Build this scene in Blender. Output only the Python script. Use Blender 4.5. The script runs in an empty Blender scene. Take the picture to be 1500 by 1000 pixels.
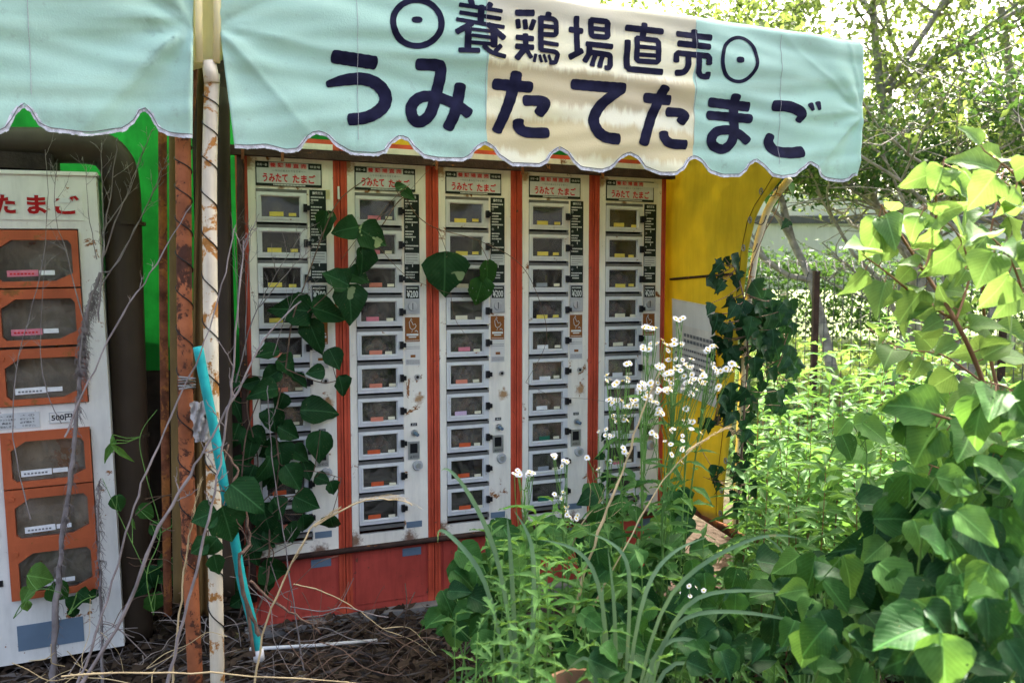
import bpy, math, random
import numpy as np
from mathutils import Vector, Matrix, Euler
random.seed(7); np.random.seed(7)
R = math.radians
scene = bpy.context.scene
col = scene.collection

# ---------------------------------------------------------------- camera, sky, sun, exposure
F_PX, CAM_Z, PITCH = 1167.0, 1.32, math.atan(84 / 1167.0)
cam_d = bpy.data.cameras.new('camera'); cam = bpy.data.objects.new('camera', cam_d); col.objects.link(cam)
cam.location = (0, 0, CAM_Z); cam.rotation_euler = (R(90) - PITCH, 0, 0)
cam_d.sensor_width = 36; cam_d.lens = F_PX / 1500 * 36; cam_d.clip_end = 500; cam_d.clip_start = 0.02
cam_d.dof.use_dof = True; cam_d.dof.focus_distance = 3.1; cam_d.dof.aperture_fstop = 5.0
scene.camera = cam
SUN_EL, SUN_AZ = R(52), R(32)          # azimuth from +Y towards +X: behind the stall, a little to the right
world = bpy.data.worlds.new('World'); scene.world = world; world.use_nodes = True
wn = world.node_tree.nodes; wl = world.node_tree.links
sky = wn.new('ShaderNodeTexSky'); sky.sky_type = 'NISHITA'; sky.sun_disc = False
sky.sun_elevation = SUN_EL; sky.sun_rotation = SUN_AZ; sky.air_density = .7; sky.dust_density = 9.0; sky.ozone_density = .2
wl.new(sky.outputs[0], wn['Background'].inputs[0]); wn['Background'].inputs[1].default_value = 0.15
sd = bpy.data.lights.new('sun', 'SUN'); sd.energy = 4.2; sd.angle = R(0.6); sd.color = (1, .95, .86)
sun = bpy.data.objects.new('sun', sd); col.objects.link(sun)
sv = Vector((math.sin(SUN_AZ) * math.cos(SUN_EL), math.cos(SUN_AZ) * math.cos(SUN_EL), math.sin(SUN_EL)))
sun.rotation_euler = sv.to_track_quat('Z', 'Y').to_euler(); sun.location = sv * 20
scene.view_settings.view_transform = 'Standard'; scene.view_settings.look = 'None'
scene.view_settings.exposure = 2.88; scene.view_settings.gamma = 1
scene.cycles.max_bounces = 6; scene.cycles.diffuse_bounces = 3; scene.cycles.transparent_max_bounces = 12
scene.cycles.use_denoising = True

# ---------------------------------------------------------------- places in the world
# the row of machines stands on a line turned 21.6 degrees: s runs along it to the right, t out of it, z up
U, N, O = (.930, .368), (.368, -.930), (-1.034, 3.061)
ROT = math.atan2(.368, .930)
ROWM = Matrix.Translation((O[0], O[1], 0)) @ Matrix.Rotation(ROT, 4, 'Z')
W = .377
def RW(s, t, z): return Vector((O[0] + U[0] * s + N[0] * t, O[1] + U[1] * s + N[1] * t, z))
def ray(px, py):
    a = (px - 750) / F_PX; b = (500 - py) / F_PX; c, s = math.cos(PITCH), math.sin(PITCH)
    return Vector((a, c + b * s, -s + b * c))
def FP(px, py, t=0.):                 # where the sight line meets the upright plane t in front of the row
    d = ray(px, py); k = (t + O[0] * N[0] + O[1] * N[1]) / (d.x * N[0] + d.y * N[1]); p = d * k
    return (p.x - O[0]) * U[0] + (p.y - O[1]) * U[1], CAM_Z + p.z
def FW(px, py, t=0.): s, z = FP(px, py, t); return RW(s, t, z)
def SP(px, py, s=1.93):               # the same for the side wall at s: gives t, z
    d = ray(px, py); k = (s + O[0] * U[0] + O[1] * U[1]) / (d.x * U[0] + d.y * U[1]); p = d * k
    return (p.x - O[0]) * N[0] + (p.y - O[1]) * N[1], CAM_Z + p.z
def at(px, py, D): d = ray(px, py); k = D / d.y; return Vector((d.x * k, D, CAM_Z + d.z * k))

# ---------------------------------------------------------------- objects
def tag(o, label=None, cat=None, group=None, kind=None):
    if label: o['label'] = label
    if cat: o['category'] = cat
    if group: o['group'] = group
    if kind: o['kind'] = kind
    return o
def empty(name, m, label=None, cat=None, group=None):
    o = bpy.data.objects.new(name, None); col.objects.link(o); o.empty_display_size = .05
    o.matrix_basis = m if isinstance(m, Matrix) else Matrix.Translation(m)
    return tag(o, label, cat, group)
def mk(name, me, parent=None, m=None):
    o = bpy.data.objects.new(name, me); col.objects.link(o)
    if parent: o.parent = parent
    if m is not None: o.matrix_basis = m if isinstance(m, Matrix) else Matrix.Translation(m)
    return o
def copy_tree(o, parent=None):
    c = o.copy(); col.objects.link(c); c.parent = parent
    for ch in kids.get(o.name, [x for x in o.children]): copy_tree(ch, c)
    return c
kids = {}
class MB:
    def __init__(s): s.v = []; s.f = []; s.mi = []; s.m = 0
    def quad(s, *p):
        n = len(s.v); s.v += [tuple(q) for q in p]; s.f.append(tuple(range(n, n + len(p)))); s.mi.append(s.m)
    def box(s, x0, x1, y0, y1, z0, z1, M=None):
        n = len(s.v); P = [(x, y, z) for z in (z0, z1) for y in (y0, y1) for x in (x0, x1)]
        if M is not None: P = [tuple(M @ Vector(p)) for p in P]
        s.v += P
        for f in ((0, 2, 3, 1), (4, 5, 7, 6), (0, 1, 5, 4), (2, 6, 7, 3), (0, 4, 6, 2), (1, 3, 7, 5)):
            s.f.append(tuple(n + i for i in f)); s.mi.append(s.m)
        return s
    def tube(s, pts, r, k=8, cap=True):
        pts = [Vector(p) for p in pts]; rr = r if isinstance(r, (list, tuple)) else [r] * len(pts)
        n0 = len(s.v); up = Vector((.31, .17, .93))
        for i, p in enumerate(pts):
            d = pts[min(i + 1, len(pts) - 1)] - pts[max(i - 1, 0)]
            d = d.normalized() if d.length > 1e-9 else Vector((0, 0, 1))
            if i == 0: a = d.cross(up if abs(d.dot(up)) < .95 else Vector((1, 0, 0))).normalized()
            else: a = (a - d * a.dot(d)).normalized() if (a - d * a.dot(d)).length > 1e-6 else a
            b = d.cross(a)
            for j in range(k):
                w = 2 * math.pi * j / k; s.v.append(tuple(p + (a * math.cos(w) + b * math.sin(w)) * rr[i]))
        for i in range(len(pts) - 1):
            for j in range(k):
                s.f.append((n0 + i * k + j, n0 + i * k + (j + 1) % k, n0 + (i + 1) * k + (j + 1) % k, n0 + (i + 1) * k + j)); s.mi.append(s.m)
        if cap:
            s.f.append(tuple(n0 + j for j in reversed(range(k)))); s.mi.append(s.m)
            e = n0 + (len(pts) - 1) * k; s.f.append(tuple(e + j for j in range(k))); s.mi.append(s.m)
        return s
    def disc(s, c, ax, r, k=16, h=0.01, r2=None):   # a short turned cylinder
        c = Vector(c); ax = Vector(ax).normalized(); return s.tube([c, c + ax * h], [r, r2 if r2 is not None else r], k)
    def mesh(s, name, mats, smooth=False):
        me = bpy.data.meshes.new(name); me.from_pydata(s.v, [], s.f)
        for m in (mats if isinstance(mats, (list, tuple)) else [mats]): me.materials.append(m)
        if any(s.mi): me.polygons.foreach_set('material_index', s.mi)
        if smooth: me.polygons.foreach_set('use_smooth', [True] * len(s.f))
        me.update(); return me
    def build(s, name, mats, parent=None, m=None, smooth=False): return mk(name, s.mesh(name, mats, smooth), parent, m)
def frame(mb, x0, x1, z0, z1, X0, X1, Z0, Z1, y0, y1):
    # outer X0..X1,Z0..Z1 with a hole x0..x1,z0..z1
    mb.box(X0, x0, y0, y1, Z0, Z1); mb.box(x1, X1, y0, y1, Z0, Z1); mb.box(x0, x1, y0, y1, Z0, z0); mb.box(x0, x1, y0, y1, z1, Z1)
def catmull(P, n=6):
    P = [Vector(p) for p in P]
    if len(P) < 3: return [P[0].lerp(P[-1], i / n) for i in range(n + 1)]
    out = []
    for i in range(len(P) - 1):
        a = P[max(i - 1, 0)]; b = P[i]; c = P[i + 1]; d = P[min(i + 2, len(P) - 1)]
        for k in range(n):
            t = k / n; out.append(.5 * ((2 * b) + (c - a) * t + (2 * a - 5 * b + 4 * c - d) * t * t + (3 * b - a - 3 * c + d) * t ** 3))
    out.append(P[-1]); return out
_fc = {}
def text_mesh(body, x0, x1, z0, z1, y, mat, bold=0.0, keep=False):
    """lettering fitted into the box x0..x1, z0..z1 on the plane y, reading from -y"""
    key = (body, bold)
    if key not in _fc:
        c = bpy.data.curves.new('lettering', 'FONT'); c.body = body; c.size = 1; c.offset = bold; c.resolution_u = 2
        o = bpy.data.objects.new('lettering', c); col.objects.link(o)
        me = bpy.data.meshes.new_from_object(o.evaluated_get(bpy.context.evaluated_depsgraph_get()))
        P = np.empty(len(me.vertices) * 3); me.vertices.foreach_get('co', P); P = P.reshape(-1, 3)
        F = [tuple(p.vertices) for p in me.polygons]
        bpy.data.objects.remove(o); bpy.data.curves.remove(c); bpy.data.meshes.remove(me); _fc[key] = (P, F)
    P, F = _fc[key]; lo = P.min(0); hi = P.max(0); sx = (x1 - x0) / (hi[0] - lo[0]); sz = (z1 - z0) / max(hi[1] - lo[1], 1e-6)
    if keep: sx = sz = min(sx, sz)
    v = [(x0 + (p[0] - lo[0]) * sx, y, z0 + (p[1] - lo[1]) * sz) for p in P]
    me = bpy.data.meshes.new('lettering'); me.from_pydata(v, [], F); me.materials.append(mat); me.update(); return me

# ---------------------------------------------------------------- materials
def nt(name):
    m = bpy.data.materials.new(name); m.use_nodes = True; n = m.node_tree.nodes; n.clear()
    return m, n, m.node_tree.links
def node(n, typ, **k):
    x = n.new(typ)
    for a, b in k.items():
        if a.startswith('i_'): x.inputs[int(a[2:])].default_value = b
        else: setattr(x, a, b)
    return x
def ramp(n, l, src, p0, p1, c0=(0, 0, 0, 1), c1=(1, 1, 1, 1)):
    r = n.new('ShaderNodeValToRGB'); r.color_ramp.elements[0].position = p0; r.color_ramp.elements[1].position = p1
    r.color_ramp.elements[0].color = c0; r.color_ramp.elements[1].color = c1; l.new(src, r.inputs[0]); return r.outputs[0]
def mix(n, l, fac, a, b, mode='MIX'):
    x = n.new('ShaderNodeMix'); x.data_type = 'RGBA'; x.blend_type = mode
    for s, v in ((x.inputs[0], fac), (x.inputs[6], a), (x.inputs[7], b)):
        if hasattr(v, 'links'): l.new(v, s)
        else: s.default_value = v if not isinstance(v, tuple) else (*v[:3], 1)
    return x.outputs[2]
def noise(n, l, vec, scale, detail=4, rough=.55, dist=0):
    x = node(n, 'ShaderNodeTexNoise'); x.inputs['Scale'].default_value = scale; x.inputs['Detail'].default_value = detail
    x.inputs['Roughness'].default_value = rough; x.inputs['Distortion'].default_value = dist; l.new(vec, x.inputs['Vector']); return x.outputs[0]
def paint(name, c, rough=.5, metal=0, var=.12, scale=6, rust=0., grime=0., rscale=14, bump=.0, stain=None, transl=0, spec=.16, rc=(.20, .075, .02)):
    m, n, l = nt(name); tc = node(n, 'ShaderNodeTexCoord'); oi = node(n, 'ShaderNodeObjectInfo')
    ad = node(n, 'ShaderNodeVectorMath', operation='ADD'); l.new(tc.outputs['Object'], ad.inputs[0])
    sc = node(n, 'ShaderNodeVectorMath', operation='SCALE'); l.new(oi.outputs['Location'], sc.inputs[0]); sc.inputs['Scale'].default_value = 3.7
    l.new(sc.outputs[0], ad.inputs[1]); V = ad.outputs[0]
    dark = tuple(x * (1 - var) for x in c); lite = tuple(min(1, x * (1 + var)) for x in c)
    cc = mix(n, l, ramp(n, l, noise(n, l, V, scale), .35, .65), dark, lite)
    if grime:
        mp = node(n, 'ShaderNodeMapping'); mp.inputs['Scale'].default_value = (9, 9, 1.2); l.new(V, mp.inputs[0])
        g = ramp(n, l, noise(n, l, mp.outputs[0], 3, 6, .7), .45, .75, (0, 0, 0, 1), (grime, grime, grime, 1))
        cc = mix(n, l, g, cc, tuple(x * .35 for x in c))
    ro = rough
    if rust:
        rf = ramp(n, l, noise(n, l, V, rscale, 8, .72, .4), .655 - rust * .33, .68 - rust * .30)
        rcol = mix(n, l, noise(n, l, V, 60, 3), tuple(x * .5 for x in rc), tuple(x * 1.9 for x in rc))
        cc = mix(n, l, rf, cc, rcol)
    if stain:
        for (x, z, rad, col_) in stain:
            mp = node(n, 'ShaderNodeMapping'); mp.inputs['Location'].default_value = (-x, 0, -z); mp.inputs['Scale'].default_value = (1, .0, 1.0)
            l.new(tc.outputs['Object'], mp.inputs[0]); ln = node(n, 'ShaderNodeVectorMath', operation='LENGTH'); l.new(mp.outputs[0], ln.inputs[0])
            a = node(n, 'ShaderNodeMath', operation='MULTIPLY_ADD'); l.new(noise(n, l, V, 45, 6, .75), a.inputs[0]); a.inputs[1].default_value = rad * 4.2; l.new(ln.outputs['Value'], a.inputs[2])
            f = ramp(n, l, a.outputs[0], rad * 2.6, rad * 3.6, (.9, .9, .9, 1), (0, 0, 0, 1)); cc = mix(n, l, f, cc, col_)
    b = node(n, 'ShaderNodeBsdfPrincipled'); l.new(cc, b.inputs['Base Color']); b.inputs['Roughness'].default_value = ro
    b.inputs['Metallic'].default_value = metal; b.inputs['Specular IOR Level'].default_value = spec
    if bump:
        bp = node(n, 'ShaderNodeBump'); bp.inputs['Strength'].default_value = bump; bp.inputs['Distance'].default_value = .01
        l.new(noise(n, l, V, scale * 6, 5), bp.inputs['Height']); l.new(bp.outputs[0], b.inputs['Normal'])
    out = node(n, 'ShaderNodeOutputMaterial'); sh = b.outputs[0]
    if transl:
        t = node(n, 'ShaderNodeBsdfTranslucent'); l.new(cc, t.inputs[0]); mx = node(n, 'ShaderNodeMixShader'); mx.inputs[0].default_value = transl
        l.new(sh, mx.inputs[1]); l.new(t.outputs[0], mx.inputs[2]); sh = mx.outputs[0]
    l.new(sh, out.inputs[0]); return m
def leaf_mat(name, c, c2, rough=.5, transl=.35, island=False, veins=True, hole=0.0, spec=.09, blot=None):
    m, n, l = nt(name); tc = node(n, 'ShaderNodeTexCoord'); oi = node(n, 'ShaderNodeObjectInfo'); ge = node(n, 'ShaderNodeNewGeometry')
    rnd = ge.outputs['Random Per Island'] if island else oi.outputs['Random']
    cc = mix(n, l, rnd, c, c2)
    if island: V = tc.outputs['Object']
    else:
        vs = node(n, 'ShaderNodeMath', operation='MULTIPLY'); l.new(oi.outputs['Random'], vs.inputs[0]); vs.inputs[1].default_value = 61.0
        va = node(n, 'ShaderNodeVectorMath', operation='ADD'); l.new(tc.outputs['Object'], va.inputs[0]); l.new(vs.outputs[0], va.inputs[1]); V = va.outputs[0]
    cc = mix(n, l, ramp(n, l, noise(n, l, V, 7 if not island else 3, 5), .3, .7, (0, 0, 0, 1), (.45, .45, .45, 1)), cc, tuple(x * .55 for x in c))
    if veins:      # object space of a leaf: y along it, x across, unit length
        sp = node(n, 'ShaderNodeSeparateXYZ'); l.new(tc.outputs['Generated'], sp.inputs[0])
        ax = node(n, 'ShaderNodeMath', operation='SUBTRACT'); l.new(sp.outputs[0], ax.inputs[0]); ax.inputs[1].default_value = .5
        ab = node(n, 'ShaderNodeMath', operation='ABSOLUTE'); l.new(ax.outputs[0], ab.inputs[0])
        mid = ramp(n, l, ab.outputs[0], .008, .028, (.5, .5, .5, 1), (0, 0, 0, 1))
        q = node(n, 'ShaderNodeMath', operation='MULTIPLY_ADD'); l.new(ab.outputs[0], q.inputs[0]); q.inputs[1].default_value = -1.1; l.new(sp.outputs[1], q.inputs[2])
        q2 = node(n, 'ShaderNodeMath', operation='MULTIPLY'); l.new(q.outputs[0], q2.inputs[0]); q2.inputs[1].default_value = 9.0
        fr = node(n, 'ShaderNodeMath', operation='FRACT'); l.new(q2.outputs[0], fr.inputs[0])
        fs = node(n, 'ShaderNodeMath', operation='SUBTRACT'); l.new(fr.outputs[0], fs.inputs[0]); fs.inputs[1].default_value = .5
        fa = node(n, 'ShaderNodeMath', operation='ABSOLUTE'); l.new(fs.outputs[0], fa.inputs[0])
        sv_ = ramp(n, l, fa.outputs[0], .02, .10, (.20, .20, .20, 1), (0, 0, 0, 1))
        mm = node(n, 'ShaderNodeMath', operation='MAXIMUM'); l.new(mid, mm.inputs[0]); l.new(sv_, mm.inputs[1])
        cc = mix(n, l, mm.outputs[0], cc, tuple(min(1, x * 2.4 + .02) for x in c2))
    sp2 = ramp(n, l, noise(n, l, V, 16 if not island else 5, 4, .65), .66, .69, (0, 0, 0, 1), (.65, .65, .65, 1)); cc = mix(n, l, sp2, cc, (.22, .20, .08))
    cc = mix(n, l, ramp(n, l, noise(n, l, V, 2.3, 2), .55, .75, (0, 0, 0, 1), (.35, .35, .35, 1)), cc, tuple(min(1, x * 1.6 + .02) for x in c2))
    if blot:
        bf = ramp(n, l, noise(n, l, V, 2.4, 2, .5), .66, .68); cc = mix(n, l, bf, cc, blot)
    nn = noise(n, l, V, 90, 2)
    b = node(n, 'ShaderNodeBsdfPrincipled'); l.new(cc, b.inputs['Base Color']); b.inputs['Roughness'].default_value = rough; b.inputs['Specular IOR Level'].default_value = spec
    bp = node(n, 'ShaderNodeBump'); bp.inputs['Strength'].default_value = .3; bp.inputs['Distance'].default_value = .004; bp.invert = True
    if veins: l.new(mm.outputs[0], bp.inputs['Height'])
    else: l.new(nn, bp.inputs['Height'])
    l.new(bp.outputs[0], b.inputs['Normal'])
    t = node(n, 'ShaderNodeBsdfTranslucent'); l.new(mix(n, l, .5, cc, tuple(min(1, x * y) for x, y in zip(c2, (2.0, 1.7, .8)))), t.inputs[0])
    mx = node(n, 'ShaderNodeMixShader'); mx.inputs[0].default_value = transl; l.new(b.outputs[0], mx.inputs[1]); l.new(t.outputs[0], mx.inputs[2])
    out = node(n, 'ShaderNodeOutputMaterial'); last = mx.outputs[0]
    if hole:
        hf = ramp(n, l, noise(n, l, V, 9, 2, .5), hole, hole + .005); tp = node(n, 'ShaderNodeBsdfTransparent'); mh = node(n, 'ShaderNodeMixShader')
        l.new(hf, mh.inputs[0]); l.new(last, mh.inputs[1]); l.new(tp.outputs[0], mh.inputs[2]); last = mh.outputs[0]
    l.new(last, out.inputs[0]); return m
M = {}
M['white'] = paint('weathered white paint', (.76, .71, .60), .45, var=.06, rust=.16, grime=.30, rscale=9, stain=[(.312, .842, .019, (.32, .16, .05)), (.318, .865, .006, (.28, .13, .04)), (.03, .27, .03, (.15, .06, .02)), (.27, .247, .028, (.13, .05, .02)), (.03, 1.79, .028, (.30, .15, .05)), (.15, 1.69, .010, (.25, .11, .03))])
M['white2'] = paint('chalky white paint', (.66, .64, .57), .5, var=.07, rust=.14, grime=.25, rscale=11)
M['red'] = paint('faded red paint', (.50, .078, .038), .5, var=.16, scale=9, rust=.07, grime=.35, rscale=25, rc=(.12, .05, .03))
M['redlow'] = paint('dull red paint', (.44, .065, .045), .55, var=.2, scale=5, rust=.10, grime=.5, rscale=30, rc=(.10, .04, .025))
M['door'] = paint('grey white aluminium', (.60, .60, .58), .42, var=.05, rust=.04, grime=.2, rscale=16)
M['ledge'] = paint('grey metal ledge', (.15, .145, .135), .45, metal=.3, var=.2, grime=.4)
M['black'] = paint('black plastic', (.012, .012, .013), .4, var=.1)
M['blackpl'] = paint('black printed plate', (.013, .02, .015), .5, var=.1)
M['inside'] = paint('dusty inside', (.10, .095, .09), .8, var=.25, scale=12)
M['silver'] = paint('worn steel', (.42, .41, .40), .35, metal=.7, var=.2, scale=20)
M['grey'] = paint('grey plate', (.40, .40, .39), .5, var=.1)
M['signgrey'] = paint('pale grey sign face', (.50, .51, .49), .55, var=.06, scale=30, grime=.25)
M['redink'] = paint('red ink', (.50, .018, .02), .5, var=.05)
M['redtile'] = paint('pale red tiles', (.55, .30, .28), .5, var=.1)
M['ink'] = paint('black ink', (.02, .02, .025), .6)
M['inkgrey'] = paint('grey ink', (.16, .16, .16), .6)
M['whiteink'] = paint('white ink', (.62, .62, .58), .6)
M['brown'] = paint('brown sticker', (.24, .085, .02), .6, var=.1)
M['paper'] = paint('paper', (.62, .60, .55), .7, var=.05, grime=.15)
M['bluegrey'] = paint('blue grey plate', (.12, .17, .22), .5)
for k, c in dict(yellow=(.62, .50, .10), pink=(.55, .17, .21), salmon=(.55, .19, .12), cream=(.62, .58, .42), lilac=(.52, .38, .50), orange=(.50, .09, .03), white=(.66, .66, .64), green=(.02, .12, .07), grey=(.25, .27, .28)).items():
    M['l_' + k] = paint(k + ' card label', c, .6, var=.08, scale=40)
M['orange'] = paint('faded orange paint', (.40, .095, .035), .55, var=.12, rust=.14, grime=.3, rscale=12)
M['rust'] = paint('rusty steel', (.13, .045, .02), .8, var=.5, scale=20, rust=.4, bump=.4)
M['rustorange'] = paint('rusty orange pole', (.30, .10, .04), .7, var=.3, scale=10, rust=.45, bump=.3, rscale=9, rc=(.06, .025, .015))
M['rustwhite'] = paint('rust streaked white pole', (.66, .58, .42), .6, var=.10, rust=.32, grime=.5, rscale=12, bump=.2, rc=(.30, .13, .03))
M['darkbar'] = paint('dark rusty bar', (.045, .025, .018), .7, var=.3, scale=20, rust=.1, bump=.3)
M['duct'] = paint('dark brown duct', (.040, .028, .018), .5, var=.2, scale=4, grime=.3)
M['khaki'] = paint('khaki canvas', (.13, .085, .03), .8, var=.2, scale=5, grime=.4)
M['brown_shade'] = paint('dark brown box and gap shade', (.030, .022, .016), .85, var=.4, scale=8, grime=.4, bump=.4)  # brown of the box; also used as painted shade in the gap behind
M['turq'] = paint('turquoise plastic pipe', (.02, .33, .31), .5, var=.2, scale=14, grime=.6)
M['cap'] = paint('white plastic cap', (.6, .6, .58), .5)
M['egg'] = paint('brown egg shell', (.62, .36, .25), .5, var=.1, scale=5)
M['net'] = paint('net bag plastic', (.55, .38, .34), .35, var=.2, transl=.4)
M['wire'] = paint('dark wire', (.03, .028, .025), .5, metal=.5)
M['fwire'] = paint('dark fence wire', (.09, .09, .085), .45, metal=.4)
M['beige'] = paint('beige pocket lining', (.34, .29, .20), .8, var=.3, scale=9, rust=.22, grime=.5, rscale=6)
M['wirel'] = paint('galvanised wire', (.30, .30, .28), .5, metal=.4)
M['hem'] = paint('frayed white hem', (.68, .68, .67), .8, var=.30, scale=60, grime=.4, bump=.5)
M['ytarp'] = paint('yellow tarpaulin', (.60, .46, .03), .55, var=.12, scale=5, grime=.25, transl=.22)
M['gtarp'] = paint('green tarpaulin', (.008, .17, .02), .6, var=.25, scale=8, grime=.35, transl=.10)
M['cream'] = paint('cream fabric', (.85, .76, .45), .75, var=.08, scale=5, grime=.1, transl=.5)
M['letter'] = paint('navy black painted lettering', (.012, .012, .030), .6, var=.3, scale=25, spec=.05)
M['bark'] = paint('grey bark', (.26, .24, .20), .9, var=.35, scale=12, bump=.6)
M['vinebark'] = paint('vine bark', (.15, .095, .065), .9, var=.35, scale=30, bump=.6)
M['drystem'] = paint('dry grey stem', (.21, .18, .165), .8, var=.25, scale=20)
M['straw'] = paint('pale straw', (.50, .38, .20), .7, var=.2, scale=14)
M['greenstem'] = paint('green stem', (.11, .22, .05), .6, var=.2)
M['redstem'] = paint('reddish stem', (.20, .10, .05), .6, var=.2)
M['concrete'] = paint('concrete', (.20, .19, .17), .9, var=.25, scale=6, grime=.4, bump=.4)
M['whitewall'] = paint('white wall', (.62, .62, .64), .9, var=.08, scale=.8, grime=.2)
M['pot'] = paint('terracotta pot', (.33, .19, .11), .8, var=.15, scale=9, grime=.3)
M['asphalt'] = paint('dark band', (.10, .10, .12), .9)
M['petal'] = paint('white petals', (.80, .79, .77), .7, var=.04, transl=.3)
M['disc'] = paint('yellow flower centre', (.62, .45, .05), .8)
M['cloth'] = paint('dirty white rag', (.42, .40, .37), .9, var=.2, bump=.4)
# leaves
M['kudzu_d'] = leaf_mat('dark kudzu leaf', (.008, .038, .010), (.016, .062, .015), .5, .16)
M['kudzu_v'] = leaf_mat('leaf with pale blotches', (.011, .048, .014), (.02, .07, .02), .45, .18, blot=(.26, .34, .16))
M['kudzu_m'] = leaf_mat('mid green kudzu leaf', (.017, .068, .014), (.040, .125, .024), .5, .32, hole=.715)
M['kudzu_b'] = leaf_mat('bright kudzu leaf', (.06, .165, .035), (.11, .24, .05), .5, .38, hole=.73)
M['shrub'] = leaf_mat('bright shrub leaf', (.075, .17, .05), (.14, .25, .07), .5, .45)
M['ivy'] = leaf_mat('dark ivy leaf', (.008, .032, .011), (.016, .055, .018), .4, .12)
M['lance'] = leaf_mat('lance leaf', (.055, .14, .035), (.105, .235, .06), .5, .38)
M['mug'] = leaf_mat('mugwort leaf', (.05, .13, .04), (.11, .24, .06), .55, .35, veins=False)
M['blade'] = leaf_mat('grass blade', (.07, .15, .08), (.14, .24, .13), .45, .3, veins=False)
M['treeleaf'] = leaf_mat('tree leaves', (.06, .13, .035), (.17, .25, .08), .45, .4, island=True, veins=False)
M['treedark'] = leaf_mat('dark tree leaves', (.03, .08, .025), (.06, .13, .035), .5, .35, island=True, veins=False)
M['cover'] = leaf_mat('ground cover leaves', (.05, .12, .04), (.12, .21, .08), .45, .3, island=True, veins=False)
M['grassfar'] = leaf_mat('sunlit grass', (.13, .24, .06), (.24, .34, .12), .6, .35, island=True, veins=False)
M['dryleaf'] = leaf_mat('dead leaves', (.03, .02, .013), (.085, .058, .038), .8, .1, island=True, veins=False)
M['drytwig'] = leaf_mat('dead twigs', (.07, .055, .045), (.18, .15, .125), .8, .0, island=True, veins=False)
def glass():
    m, n, l = nt('dusty window pane'); tc = node(n, 'ShaderNodeTexCoord'); oi = node(n, 'ShaderNodeObjectInfo')
    ad = node(n, 'ShaderNodeVectorMath', operation='ADD'); l.new(tc.outputs['Object'], ad.inputs[0]); l.new(oi.outputs['Location'], ad.inputs[1])
    nz = ramp(n, l, noise(n, l, ad.outputs[0], 11, 7, .75, 1.2), .40, .66, (.02, .02, .02, 1), (.40, .40, .40, 1))
    d = node(n, 'ShaderNodeBsdfDiffuse'); d.inputs[0].default_value = (.27, .24, .20, 1)
    t = node(n, 'ShaderNodeBsdfTransparent'); t.inputs[0].default_value = (.85, .86, .85, 1)
    mx = node(n, 'ShaderNodeMixShader'); l.new(nz, mx.inputs[0]); l.new(t.outputs[0], mx.inputs[1]); l.new(d.outputs[0], mx.inputs[2])
    g = node(n, 'ShaderNodeBsdfGlossy'); g.inputs['Roughness'].default_value = .08
    fr = node(n, 'ShaderNodeFresnel'); fr.inputs[0].default_value = 1.5
    m2 = node(n, 'ShaderNodeMixShader'); l.new(fr.outputs[0], m2.inputs[0]); l.new(mx.outputs[0], m2.inputs[1]); l.new(g.outputs[0], m2.inputs[2])
    o = node(n, 'ShaderNodeOutputMaterial'); l.new(m2.outputs[0], o.inputs[0]); return m
M['glass'] = glass()
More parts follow.
